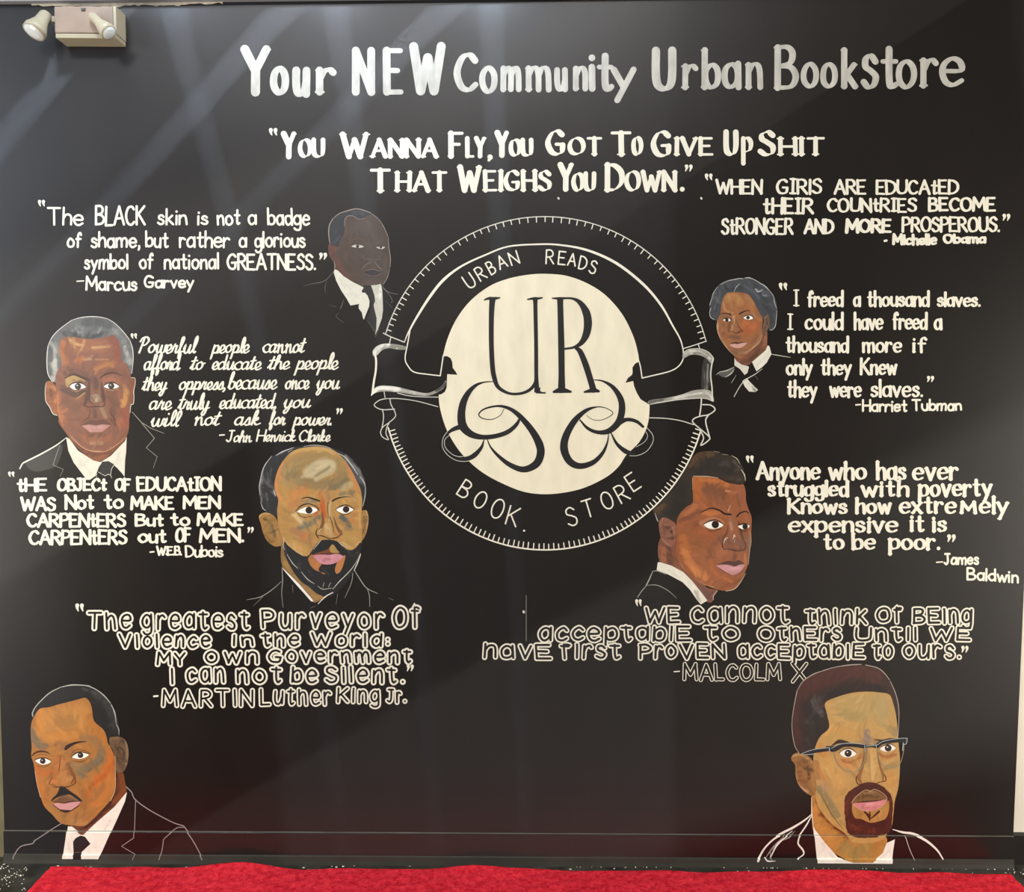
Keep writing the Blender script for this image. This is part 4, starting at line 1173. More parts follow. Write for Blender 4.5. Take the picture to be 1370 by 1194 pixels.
a.fill('chin', 'b98746', '700,985 720,960 760,1010 800,1025 870,1015 925,970 945,960 945,1020 925,1075 880,1095 820,1105 760,1080 720,1075 700,1030', layer=4, strokes=[('a0703a', 24, .6, '740,1030 760,1060'), ('cfa060', 24, .5, '900,1020 880,1060')])
a5.lines('goatee_tuft', '43190f', [((10, 20, 6), '780,1030 810,1060 818,1090'), ((14, 10, 4), '880,1030 845,1060 820,1080'), (8, '815,1020 820,1060')], layer=0)
a5.fill('upper_lip', '7e5c34', '695,975 715,945 760,905 800,890 830,888 870,895 905,920 930,945 900,955 860,955 820,960 770,962', layer=0, strokes=[('5b4026', 20, .7, '740,940 800,925 870,930'), ('a08458', 12, .6, '770,910 860,900')], sp=1.2)
a5.fill('lower_lip', 'd9888a', '700,980 760,970 800,968 850,962 932,950 905,990 860,1015 800,1025 750,1012', layer=1, strokes=[('e9a6a6', 18, .6, '780,985 880,975'), ('b96668', 10, .5, '760,1005 860,1005')], sp=1.2)
a5.lines('lip_line', '2a1712', [((3, 7, 4, 7, 3), '745,968 800,962 850,960 900,952')], layer=2)
a5.lines('lip_outline', 'c2a27c', [(4, '695,972 720,935 770,895 800,885 820,895 850,882 900,905 932,945 905,990 850,1022 790,1026 740,1010 700,980')], layer=2)
a5.lines('nose_shadow', '96683a', [((4, 20, 26, 12), '785,630 770,720 745,800 760,835'), ((4, 14, 18, 8), '870,640 885,720 905,780 905,825')], layer=0)
a5.lines('nose_light', 'd6ac6c', [((6, 22, 34, 16), '825,620 832,700 838,770 835,815')], layer=0)
a5.lines('eye_bag', '9c6434', [((3, 8, 3), '620,680 675,705 735,672'), ((3, 8, 3), '885,645 940,660 990,625')], layer=0)
a5.lines('cheek_line', '8c7044', [((2, 10, 8, 3), '470,880 520,970 570,1060 640,1150')], layer=0)
a5.lines('nose', '5a2a14', [((4, 8, 6, 8, 4), '755,770 730,800 728,830 745,850 780,840'), ((5, 8, 5), '780,838 830,850 890,832'), ((4, 8, 4), '890,832 922,825 922,795 895,760')], layer=0)
eye(a5, '618,640 640,620 680,612 715,630 728,645 700,662 665,668 635,660', (672, 640), 24, 9, [((3, 8, 3), '612,636 650,612 690,608 730,640')])
eye(a5, '885,610 905,592 945,580 975,590 990,605 965,622 930,630 900,622', (940, 605), 23, 9, [((3, 8, 3), '880,606 910,588 955,578 992,600')])
a5.lines('eyebrow', '3b1e14', [((6, 26, 20, 6), '562,590 610,562 660,568 700,580'), ((5, 14, 18, 8), '850,548 900,556 950,548 1000,545')], layer=1)
g = a5.lines('glasses', '151214', [(0, '350,640,8 440,628,22 540,612,26'), (0, '535,608,34 580,610,40 640,588,22 700,585,24 780,592,30'), (0, '780,595,18 830,592,16 860,595,20'), (0, '862,590,34 900,568,24 960,560,22 1030,552,28 1062,556,26')], layer=5)
a5.lines('lens_rim', '8d8a72', [(5, '580,620 590,680 625,735 690,765 750,745 780,690 785,610'), (5, '870,610 880,680 915,725 970,738 1015,715 1040,640 1045,580')], layer=5, parent=g)
a5.lines('frame_edge', 'aab6bd', [(4, '360,642 440,615 540,602'), (5, '545,600 548,628'), (4, '560,606 620,578 700,572 780,580'), (4, '782,582 784,628'), (4, '792,592 856,585'), (4, '858,575 860,605'), (4, '865,585 900,562 960,548 1020,540 1065,538'), (6, '1040,570 1036,620'), (5, '1066,540 1060,575 1038,580'), (4, '380,650 450,644')], layer=7, parent=g)
a.fill('shirt', 'efe9dc', '440,1130 450,1150 520,1240 600,1330 700,1362 830,1362 900,1300 925,1235 980,1210 968,1290 960,1370 930,1385 900,1380 460,1385 480,1380', layer=1, smooth=False, strokes=[
    ('d2c9b8', 16, .5, '470,1200 560,1320 640,1370'), ('cfc6b6', 12, .5, '880,1340 950,1280')], sp=2.2)
a.fill('shirt', 'efe9dc', '438,1130 448,1140 490,1300 500,1395 465,1392 455,1300', layer=1, smooth=False)
a.lines('neck_edge', 'e9dcc4', [((3, 7, 5), '428,935 430,1040 440,1130')], layer=2)
a.lines('jacket_outline', 'ece6d9', [((4, 14, 16, 10, 12, 16), '432,1045 380,1090 300,1140 240,1170 170,1210 110,1270 75,1330 65,1350'), ((5, 10, 8), '432,1050 395,1120 340,1200'), ((8, 12, 6), '340,1200 335,1240 365,1280 370,1310 330,1340'),
    ((3, 12, 5), '300,1160 200,1240 150,1330'), ((5, 10, 3), '110,1330 130,1350 180,1350'), ((4, 14, 16, 16, 12, 8), '970,1150 1040,1170 1110,1180 1190,1220 1260,1280 1300,1340'), ((3, 2), '1050,1190 1080,1280 1110,1345')], layer=2)
a.lines('brush_smear', '9a948c', [((3, 10, 4), '250,1180 170,1260 120,1330'), ((2, 8, 2), '320,1160 270,1200 190,1230'), ((3, 6, 2), '150,1290 150,1330 160,1350')], layer=1)

# --- bearded man, centre left
r = portrait('painted portrait of a balding man with full dark beard, below the cursive quotation', 430, 806)
a = Art(330, 590, 6.85, r, k=0.84)
a.fill('neck', '8d6a3a', '318,960 350,900 420,1000 560,1150 740,1280 860,1290 780,1400 640,1480 600,1460 480,1320 330,1160', strokes=[('a98048', 50, .6, '360,1130 500,1290 620,1420'), ('b88850', 40, .6, '640,1440 760,1400'), ('6b5030', 30, .6, '360,1050 460,1180')])
a.fill('hair', '2b2a2a', '430,62 360,95 265,130 215,150 160,230 130,320 112,420 125,550 165,650 210,665 270,690 310,600 310,520 290,440 300,360 340,260 400,160 470,110 560,85 660,80 750,100 820,140 870,180 930,270 980,370 1020,460 1040,600 1068,600 1085,520 1090,420 1080,340 1030,240 960,160 870,100 760,60 620,40 520,48', strokes=[
    ('8a8884', 14, .7, '150,240 125,400 140,560'), ('6e6c6a', 12, .6, '200,300 190,400'), ('8a8884', 10, .7, '230,250 210,380'), ('706e6c', 14, .6, '180,480 200,600'), ('5c5a58', 60, .7, '900,160 980,260 1040,360'), ('8f8d8a', 16, .7, '900,140 1000,240 1070,360'), ('6f6d6a', 12, .7, '270,130 330,110'), ('9a9894', 10, .7, '250,450 262,510')], layer=1, smooth=True)
a.lines('hair_outline', 'b9b6ae', [((4, 10, 6), '230,140 170,220 145,280 130,340'), ((8, 5, 8, 4), '130,350 116,420 125,500'), ((3, 7, 3), '128,560 150,620 180,640'), ((4, 12, 5), '270,135 330,100 430,62'), ((4, 8, 3), '380,105 420,80'), ((3, 6, 6, 3), '520,52 620,40 720,52 780,75'), ((4, 8, 12, 5), '830,110 900,150 960,220 1020,310'), ((6, 10, 5), '1040,330 1075,380 1090,430'), ((6, 8, 4), '1090,430 1085,510 1065,600'), ((8, 4), '250,455 265,505')], layer=2)
a.fill('ear', 'a5793f', '112,700 135,668 185,658 240,680 280,730 320,860 325,950 290,968 250,965 190,920 150,840 130,760', strokes=[
    ('4a3d2a', 24, .85, '160,715 210,740 240,800 260,880'), ('6c6454', 20, .7, '220,790 240,850'), ('d8b27a', 10, .8, '118,698 150,668 210,670'), ('7c5a30', 20, .7, '170,860 230,930'), ('c89a58', 14, .7, '270,800 300,920'), ('2e2418', 12, .7, '195,745 205,760')], layer=1)
a.fill('ear', 'a5793f', '1045,660 1070,638 1100,640 1118,700 1112,780 1095,850 1070,900 1045,915 1040,800', strokes=[('4c3a24', 16, .8, '1075,700 1085,760 1065,850'), ('dfc9a8', 7, .8, '1095,642 1112,720 1098,840'), ('c0955a', 12, .6, '1060,680 1055,800')], layer=1)
a.fill('face', 'b98b4c', '370,140 450,82 560,58 660,52 760,72 830,108 900,180 960,270 1010,370 1045,450 1060,560 1050,700 1055,850 1050,950 1020,1050 960,1150 900,1250 780,1300 640,1290 500,1180 400,1060 340,950 320,860 290,760 280,640 290,540 258,440 262,350 300,240', strokes=[
    ('9c8253', 150, .7, '420,240 560,180 720,180 850,230'), ('8a7650', 110, .7, '400,320 540,380 780,400 880,330'), ('c9b48a', 120, .9, '580,290 680,230 760,230'), ('c4ae84', 50, .8, '640,350 780,270'), ('8a7a5c', 26, .7, '620,330 760,240'), ('776a50', 60, .6, '740,420 850,420 920,360'),
    ('d28a4e', 30, .85, '330,200 275,320 270,430 300,520'), ('c8824a', 40, .7, '900,200 980,320 1030,470'), ('c9a060', 40, .8, '380,120 520,75 700,70 800,110'), ('a58a58', 40, .6, '340,240 340,360 400,420'),
    ('cc8848', 70, .85, '420,510 480,460 540,460'), ('d08a4a', 40, .7, '370,560 440,520'), ('c2b184', 60, .5, '880,430 950,400'), ('7e7458', 40, .7, '860,490 980,470'), ('bb7038', 46, .8, '680,480 700,600 720,700'), ('c4622c', 44, .85, '690,580 710,700'), ('a5744a', 34, .7, '740,480 760,560'),
    ('c07a44', 60, .6, '400,600 480,560'), ('7a7a68', 20, .8, '500,550 640,560'), ('8a7a58', 30, .6, '480,600 600,540'), ('c2602e', 24, .8, '620,680 660,620'),
    ('d8b67c', 44, .9, '430,670 500,740'), ('74705c', 50, .85, '480,800 600,750 660,700'), ('a8744a', 60, .7, '420,820 520,860'), ('c47440', 40, .7, '500,900 580,850'), ('c99a58', 60, .7, '420,930 520,1010'), ('a07c48', 50, .6, '600,860 560,940'), ('ceab6c', 26, .7, '340,900 420,1000 520,1050'),
    ('5d6058', 50, .9, '870,700 920,740 940,790'), ('b87440', 36, .8, '1000,640 970,740'), ('b89050', 60, .7, '900,860 980,900'), ('d0a868', 22, .7, '880,930 960,980 1030,930'), ('c08a50', 24, .7, '850,760 880,840'), ('cf9a5c', 22, .7, '1035,560 1040,800'),
    ('d4b078', 56, .9, '740,780 750,840'), ('b08048', 30, .7, '700,740 690,820'), ('b86a34', 30, .7, '790,830 830,860'), ('d8c090', 16, .6, '770,550 760,700')], layer=2)
a.fill('beard', '1d1b1b', '345,925 380,960 440,1010 520,1055 570,1050 600,1000 640,950 690,910 760,905 830,920 870,960 930,1000 990,990 1045,930 1050,1010 1030,1100 985,1190 930,1280 860,1360 790,1420 720,1430 650,1400 570,1340 480,1270 400,1150 350,1040', layer=3, rag=.4, strokes=[
    ('55534f', 12, .7, '930,1010 960,1060 1020,1020'), ('5b5955', 10, .6, '350,960 360,1030'), ('4a4845', 14, .6, '560,1040 620,1000'), ('4a4845', 12, .6, '470,1130 500,1180'), ('5a5854', 14, .6, '560,1190 600,1230'), ('484644', 12, .6, '700,1180 760,1230')])
a.lines('beard_outline', 'b5b0a4', [((4, 8, 4), '370,1040 420,1120 470,1170'), ((3, 8, 4), '500,1200 560,1270 620,1310'), ((3, 7, 4), '650,1330 700,1360 780,1350'), ((4, 10, 6, 3), '790,1360 850,1290 940,1200 1000,1120 1045,1030'), ((3, 7, 3), '610,1000 650,950 690,905'), ((3, 8, 5), '835,910 870,950 930,985'), ((4, 4), '700,1340 710,1300'), ((4, 4), '750,1340 770,1300'), ((3, 6, 3), '345,910 335,960 350,1000')], layer=4)
a.fill('chin_patch', 'b47440', '565,1080 600,1040 640,1080 700,1100 690,1130 660,1180 700,1220 720,1215 640,1190 600,1160 575,1120', layer=4, strokes=[('8a6a40', 20, .7, '690,1160 720,1210')])
a.fill('chin_patch', 'c07a44', '840,1090 880,1060 905,1050 900,1090 870,1180 830,1220 810,1180', layer=4)
a6 = Art(330, 590, 6.85, r, 8, k=0.84)
a6.fill('upper_lip', '7b4226', '615,1045 650,1025 740,995 775,960 800,985 830,1015 885,1055 830,1045 760,1040 700,1045', layer=1)
a6.fill('philtrum', 'b08a4c', '760,990 778,955 800,955 830,1000 850,1025 780,1025', layer=1)
a6.fill('lower_lip', 'd48d96', '612,1052 680,1042 760,1045 830,1035 890,1060 840,1105 780,1130 710,1132 660,1110', layer=2, strokes=[('a8646e', 24, .6, '700,1080 760,1085'), ('e2a4ac', 18, .6, '780,1060 860,1062'), ('7a4048', 16, .6, '690,1090 720,1100')], sp=1.0)
a6.lines('lip_line', '3a1a14', [((2, 6, 5, 6, 2), '620,1045 700,1035 780,1032 850,1035 885,1055')], layer=3)
a6.lines('nose_shadow', '7c5230', [((4, 26, 30, 12), '640,860 680,800 700,740 690,660'), ((4, 20, 26, 10), '800,700 820,770 850,830 860,860')], layer=0)
a6.lines('nose', '4a2414', [((4, 9, 6), '650,800 635,850 660,895'), ((6, 10, 8, 10, 5), '640,870 690,870 760,895 830,885 870,850'), ((3, 6, 3), '760,690 785,760 800,840'), ((3, 5, 2), '745,560 740,620 755,720'), ((5, 7, 3), '870,820 875,870')], layer=1)
a6.lines('nose_light', 'dcc090', [((6, 10, 4), '650,850 670,820 690,805'), ((3, 7, 3), '770,580 758,660 752,740'), ((3, 6, 3), '825,840 860,850')], layer=1)
eye(a6, '468,650 500,625 560,605 620,612 652,635 630,652 585,670 520,665', (572, 636), 32, 0, [((5, 10, 8, 6), '448,645 500,595 570,578 640,605 662,640'), ((3, 5, 3), '470,665 520,700 600,690')])
eye(a6, '822,630 860,610 910,598 950,612 980,630 950,650 910,666 860,658', (912, 628), 30, 0, [((4, 9, 8, 5), '815,632 860,600 920,588 985,625'), ((3, 5, 3), '840,655 890,680 960,660')])
a6.lines('eyebrow', '241510', [((5, 10, 16, 12), '505,530 560,518 620,535 670,552'), ((12, 14, 8, 4), '785,552 830,528 900,512 960,515')], layer=1)
a6.lines('eyelid_light', 'cdb184', [((3, 7, 3), '455,625 520,585 600,590 655,620'), ((3, 7, 3), '800,540 880,508 960,515 1005,550'), ((3, 8, 4), '420,680 480,650 530,740')], layer=0)
a.fill('collar', 'e8e2d4', '318,1155 345,1180 480,1310 600,1450 615,1475 590,1470 520,1390 430,1290 345,1190', layer=5, smooth=False)
a.lines('collar_edge', 'dcd6c8', [((6, 10, 8), '655,1495 720,1430 790,1390'), ((5, 9, 5), '985,1190 1020,1110 1045,1040')], layer=5)
a.lines('jacket_outline', '9d978c', [((3, 7, 6, 4), '0,1458 130,1430 240,1360 318,1290'), ((2, 5, 3), '65,1510 150,1430'), ((5, 7, 5, 3), '325,1170 330,1280 322,1400 335,1530'), ((6, 8, 7, 5), '990,1190 1040,1270 1100,1350 1200,1400'), ((5, 6, 5), '1105,1350 1125,1420 1128,1520'), ((5, 6, 3), '975,1200 960,1300 900,1440'), ((3, 2), '420,1320 425,1390'), ((3, 4, 2), '835,1400 820,1500'), ((2, 4, 2), '580,1535 630,1515'), ((2, 4), '1300,1440 1345,1460')], layer=2)

# --- grey-haired man, upper left
r = portrait('painted portrait of an elderly grey-haired man in suit and tie, left side', 120, 634)
a = Art(20, 415, 6.85, r, k=0.76)
a.fill('neck', '8d5230', '400,1000 470,1130 560,1250 700,1380 780,1390 880,1320 1020,1170 1040,1000 900,950 600,950', strokes=[('6f3d24', 60, .7, '560,1240 700,1320 860,1290'), ('a0623c', 40, .6, '720,1370 820,1340')])
a.fill('hair', '6a6966', '345,660 310,600 298,520 295,430 300,340 340,250 400,190 470,130 560,85 650,65 740,60 840,78 900,115 970,180 1040,260 1075,350 1082,450 1075,560 1062,590 1020,540 950,480 950,400 930,320 890,260 850,270 700,290 560,275 470,275 430,310 440,390 460,500 420,580 390,650', strokes=[
    ('3f3f3f', 50, .8, '460,215 600,240 700,245 840,215'), ('8f8e8a', 22, .7, '520,190 620,210'), ('9a9894', 18, .7, '760,210 800,150'), ('4d4d4c', 70, .7, '640,120 760,110 860,140'), ('8b8a86', 18, .6, '560,140 620,170'), ('b5b2a8', 60, .7, '360,340 350,450 370,560'), ('4b4b4a', 40, .7, '330,350 330,460'),
    ('b8b5ab', 50, .7, '1000,290 1030,400 1050,480'), ('6b6966', 20, .7, '1020,300 1060,420'), ('c8c4b4', 40, .7, '370,460 360,560 350,640'), ('a09e98', 24, .7, '900,180 980,250'), ('55544f', 18, .6, '320,520 330,600')], layer=1)
a.lines('hair_outline', 'd6d2c6', [((4, 8, 6), '345,660 305,590 294,500 296,400 305,330'), ((4, 7, 5, 6), '305,325 345,245 400,185 470,130 520,95'), ((4, 7, 7, 4), '520,95 600,70 700,60 780,65 850,80'), ((4, 7, 5), '855,82 920,125 990,195 1050,270'), ((4, 8, 6, 4), '1052,272 1078,350 1085,450 1072,580')], layer=2)
a.fill('ear', '9a5a30', '283,670 320,650 370,690 395,760 390,860 392,950 370,965 345,945 320,900 290,840 280,760', strokes=[('4f2d1a', 20, .8, '315,700 330,740 345,830'), ('c27a44', 22, .7, '350,700 380,760 370,850'), ('6b3a20', 14, .7, '320,780 340,860')], layer=1)
a.lines('ear_outline', 'd2cab8', [((3, 7, 6), '290,668 279,720 283,830 320,890 350,950 390,965'), ((4, 7, 6), '1065,622 1100,625 1102,680 1090,740 1092,800 1085,860 1065,870 1055,940')], layer=2)
a.fill('ear', '8b4f2c', '1060,625 1092,628 1095,700 1085,780 1080,850 1055,870 1045,760', layer=1)
a.fill('face', '8c5840', '440,255 520,245 700,265 850,243 905,228 955,290 972,380 978,460 1030,500 1055,560 1062,640 1055,760 1062,880 1050,1000 1030,1110 960,1190 880,1260 760,1300 700,1298 600,1240 500,1150 440,1080 400,980 388,860 382,740 370,640 390,560 430,480 405,380 415,300', strokes=[
    ('b8703e', 60, .8, '440,300 420,380 460,470'), ('a86844', 120, .6, '560,320 700,330 820,330'), ('8c4a34', 70, .8, '900,270 940,380 950,460'), ('d2a064', 26, .95, '510,275 560,310 620,325'), ('cfa068', 22, .9, '710,345 790,340 860,335'), ('d8ac70', 26, .95, '620,450 700,450'), ('d09c64', 14, .8, '740,452 850,452'),
    ('b2683a', 40, .8, '560,470 640,440'), ('c07a40', 36, .8, '740,540 850,500 900,510'), ('6b4430', 60, .75, '470,580 540,560 640,600'), ('8c5a34', 40, .6, '420,600 430,680'), ('5e4030', 50, .8, '640,640 740,640 740,720'), ('7a4830', 60, .6, '800,570 960,570 1020,620'), ('b87248', 30, .7, '820,640 900,640 960,680'),
    ('5a3c2c', 60, .8, '440,720 540,770 620,750'), ('4f382c', 26, .7, '580,790 680,720'), ('c08c58', 16, .8, '560,820 640,760'), ('7a4e34', 90, .6, '470,820 560,900'), ('a8633a', 40, .8, '400,760 420,920 450,1040'), ('c87c44', 20, .8, '392,780 400,940 440,1060'),
    ('6e4632', 70, .7, '860,780 920,860 900,940'), ('8f5a3a', 60, .6, '820,760 960,760'), ('c88a48', 46, .85, '1020,740 1010,830 990,880'), ('9a5036', 60, .8, '1000,920 1000,1060'), ('b86a44', 30, .7, '960,1080 980,980'), ('7c4630', 50, .6, '680,760 620,860'),
    ('a08060', 36, .8, '790,890 830,980'), ('6a4636', 40, .8, '730,920 740,980'), ('8a5a3e', 80, .5, '500,960 560,1060'), ('9c5e3e', 70, .7, '620,1150 700,1200 860,1180'), ('b88a64', 36, .7, '700,1220 800,1220'), ('6a4030', 26, .7, '680,1150 820,1150'), ('5c3c2e', 26, .7, '880,1000 920,1060'), ('d09468', 12, .8, '520,1160 620,1260 700,1290 820,1290 900,1250')], layer=2)
a5 = Art(20, 415, 6.85, r, 8, k=0.76)
a5.fill('eye_socket', 'b8955c', '462,650 480,620 545,600 620,630 650,660 600,650 520,670 480,710', layer=0, strokes=[('6b4a34', 20, .6, '540,640 620,650')])
eye(a5, '505,700 530,678 575,670 620,680 652,705 610,722 560,732 525,720', (580, 700), 30, 11, [((3, 8, 8, 3), '495,695 540,668 600,664 655,700')], ic='3a2a1e')
eye(a5, '818,700 850,680 890,670 930,680 955,700 920,718 880,722 845,716', (885, 696), 29, 11, [((3, 8, 8, 3), '812,692 850,672 900,662 958,696')], ic='3a2a1e')
a5.lines('eye_bag', 'b08a5c', [((3, 8, 3), '520,735 570,745 640,720'), ((3, 7, 3), '820,725 900,738 960,715')], layer=1)
a5.lines('eyebrow', '4b2e20', [((8, 18, 22, 8), '460,625 540,590 620,620 690,640'), ((8, 16, 14, 6), '780,625 830,590 900,575 980,600')], layer=1)
a5.lines('nose_shadow', '5e4030', [((6, 30, 40, 14), '680,650 675,730 660,800 650,860'), ((6, 24, 30, 12), '790,660 800,730 815,800 820,850')], layer=0)
a5.lines('nose', '452c20', [((4, 10, 6), '645,830 635,870 670,890'), ((6, 10, 8, 6), '670,890 740,885 800,885 830,860'), ((3, 7, 3), '690,780 685,830 720,860'), ((3, 6, 3), '780,770 810,820 800,850')], layer=1)
a5.fill('nose_tip', '9a7a60', '690,790 730,770 780,780 785,830 740,850 700,835', layer=0, strokes=[('d0b898', 18, .8, '760,800 745,830'), ('6a4a38', 20, .6, '700,800 720,830')], sp=1.2)
a5.fill('upper_lip', '6d4536', '612,1055 650,1030 700,1005 750,1015 800,1000 850,1025 885,1050 800,1050 740,1058 680,1050', layer=1)
a5.fill('lower_lip', 'c48c80', '612,1062 680,1050 745,1058 800,1048 880,1055 800,1118 690,1120', layer=2, smooth=False, strokes=[('d8a698', 20, .6, '680,1080 800,1075')], sp=1.0)
a5.lines('cheek_line', '4f3024', [((2, 7, 3), '870,930 910,1000 925,1060'), ((2, 6, 2), '690,900 685,960 660,1000'), ((3, 6, 2), '620,1030 660,1000 730,985')], layer=0)
a.lines('jaw_light', 'd39a72', [((3, 7, 8, 7, 4), '500,1150 600,1245 700,1292 830,1295 940,1230 1010,1170')], layer=3)
a.fill('shirt', 'ddd5c0', '470,1165 500,1180 580,1290 720,1380 785,1395 880,1335 1010,1200 1025,1160 1020,1300 1010,1380 1005,1530 985,1500 940,1450 905,1420 800,1395 770,1440 740,1520 690,1555 640,1530 540,1400 490,1290', layer=1, smooth=False, strokes=[
    ('b7b09c', 16, .5, '600,1380 700,1500'), ('bdb6a2', 14, .5, '960,1300 930,1400')], sp=2)
a.fill('tie', '24211e', '800,1390 860,1385 910,1415 890,1470 880,1520 830,1515 770,1480 785,1430', layer=2, smooth=False)
a.lines('tie_outline', 'cbc5b4', [(5, '765,1485 828,1520 855,1505 880,1515'), (5, '912,1415 885,1460 878,1510 888,1540'), (4, '745,1550 752,1500')], layer=3, smooth=False)
a.lines('jacket_outline', 'e2dccb', [((5, 12, 14, 12, 10), '470,1172 380,1240 240,1320 100,1390 70,1410 45,1455')], layer=2)
a.lines('lapel', '8d877a', [((4, 5, 5), '415,1235 380,1330 350,1420'), (4.5, '350,1420 445,1462'), (4, '445,1462 415,1520')], layer=2, smooth=False)
a.lines('jacket_line', 'b5afa0', [((5, 6, 5, 4), '1075,935 1160,1030 1250,1085 1365,1130'), ((5, 5), '1165,1040 1280,1175'), (5, '1280,1175 1205,1262'), (4, '1205,1262 1305,1345'), (3, '1305,1345 1268,1450')], layer=2, smooth=False)
a.fill('jacket_sheen', '34312c', '100,1400 240,1330 400,1240 440,1260 400,1400 340,1450 180,1480', layer=0)

# --- dim man, upper centre left
r = portrait('dim grey-brown painted portrait of a man in suit, upper left of the round emblem', 480, 340)
a = Art(400, 270, 10, r, k=0.60)
a.fill('hair', '2b2d31', '415,570 400,520 395,420 410,320 450,230 520,165 600,130 700,100 780,95 880,125 960,155 1000,190 930,200 800,260 720,225 660,230 640,280 645,350 630,450 590,520 560,610 480,620', strokes=[('4a4c54', 60, .6, '720,150 850,160'), ('50555c', 40, .5, '500,400 520,520'), ('3f434a', 30, .5, '450,520 500,560')])
a.fill('ear', '6f4434', '390,590 410,572 470,590 510,600 540,640 490,780 470,805 430,770 400,700', strokes=[('8a5a46', 16, .6, '470,620 490,700'), ('4a2c22', 14, .6, '430,620 450,720')], sp=1.2, layer=1)
a.fill('face', '564337', '640,195 720,190 800,235 940,180 1000,185 1080,270 1150,370 1195,470 1200,560 1215,680 1222,820 1205,950 1150,1090 1100,1150 1040,1185 850,1190 760,1150 640,1060 540,970 480,910 475,800 520,640 560,500 605,430 615,340 610,240', strokes=[
    ('6b4b3a', 50, .7, '620,230 625,360 610,440'), ('5f5047', 160, .5, '760,340 900,330'), ('6e4432', 80, .7, '520,780 560,900 640,1000'), ('5d4638', 120, .5, '640,560 640,700'), ('4c3f34', 110, .6, '1060,760 1160,860'), ('67563f', 60, .4, '1160,760 1150,960'), ('7a5644', 20, .6, '545,520 530,600'), ('4a3d36', 60, .6, '760,620 860,640'), ('49392f', 40, .6, '1050,640 1150,660'), ('6a5a4a', 80, .4, '900,1080 1020,1100')], layer=1)
a.lines('outline', '96897a', [((6, 12, 14, 10), '418,572 405,500 398,400 410,310 450,235'), ((6, 12, 12, 10), '450,230 540,160 640,125 740,98 800,98 880,120 960,150'), ((6, 9, 7), '965,155 1060,230 1130,330 1190,460'), ((5, 10, 7), '1195,470 1205,620 1225,760 1218,880'), ((4, 8, 4), '1215,900 1180,1020 1130,1100'), ((4, 7, 3), '610,330 615,240 650,195 720,190 800,232 880,225'), ((6, 10, 8), '470,800 480,850 478,910')], layer=2)
a5 = Art(400, 270, 10, r, 8, k=0.60)
eye(a5, '705,600 745,580 800,578 870,600 820,618 760,615', (785, 598), 22, 0, [((3, 8, 3), '680,540 760,495 860,510 910,560')], lidc='7c5c4a', ic='3c332c', wc='c9c4b4')
eye(a5, '1035,612 1080,606 1150,605 1120,632 1070,628', (1098, 610), 18, 0, [((3, 7, 3), '1010,580 1060,545 1100,530')], lidc='7c6a58', ic='3c332c', wc='c9c4b4')
a5.lines('nose', '84695a', [((3, 6, 3), '875,700 870,745 890,780'), ((4, 8, 6), '895,762 940,770 985,785'), ((6, 8, 4), '1010,775 1070,770 1085,720')], layer=1)
a5.fill('mouth', '2f2a2a', '860,925 940,900 1010,895 1100,915 1105,940 1040,980 960,985 890,955', layer=0)
a5.lines('lips', '9a8574', [((4, 10, 5), '835,920 890,850 980,800'), ((3, 10, 5), '1010,800 1060,870 1120,920'), ((4, 9, 8, 4), '855,935 930,915 1000,905 1060,925 1105,925'), ((3, 5, 3), '880,960 950,990 1040,990 1100,950')], layer=1)
a.fill('shirt', 'd8d2c0', '475,905 520,920 600,1000 720,1075 850,1140 870,1150 840,1190 860,1260 850,1340 800,1370 690,1390 640,1300 560,1180 500,1060 465,950', layer=2, smooth=False, strokes=[('a59f8e', 16, .5, '640,1130 800,1290'), ('b7b19f', 20, .5, '540,1020 620,1160')], sp=1.6)
a.fill('shirt_front', 'd8d2c0', '850,1220 880,1215 920,1260 945,1330 940,1400 900,1500 870,1580 855,1550 840,1480 800,1430 800,1390 830,1300', layer=3, smooth=False)
a.fill('shirt_front', 'c4beac', '965,1120 1040,1115 1095,1100 1115,1180 1120,1300 1125,1450 1110,1560 1060,1700 1015,1790 1035,1700 1040,1560 1010,1440 1000,1380 1020,1330 1010,1250', layer=3, smooth=False, strokes=[('efe8d6', 30, .6, '1090,1130 1080,1300'), ('948e7e', 16, .5, '1030,1340 1060,1500')], sp=1.6)
a.fill('tie', '26231f', '865,1120 960,1115 1020,1230 1025,1330 1000,1400 1020,1480 1045,1600 1040,1700 1010,1760 960,1680 900,1560 945,1480 970,1380 950,1290 900,1230 860,1200', layer=2, smooth=False)
a.lines('jacket_outline', '77736b', [((3, 8, 5), '60,1130 200,1095 290,1080 370,1040 465,935'), ((2, 6, 3), '370,1050 350,1150 355,1220'), ((2, 10, 3), '600,1310 570,1400 550,1440'), ((2, 5, 3), '540,1480 500,1540 600,1620'), ((2, 5, 3), '400,1380 500,1410'), ((6, 8, 5), '1105,1130 1200,1210 1320,1240'), ((3, 7, 4), '1120,1150 1210,1250 1250,1330 1230,1350'), ((2, 4, 3), '1160,1320 1250,1420'), ((3, 6, 3), '915,1590 1020,1740'), ((5, 3), '1070,1700 1020,1810')], layer=3)

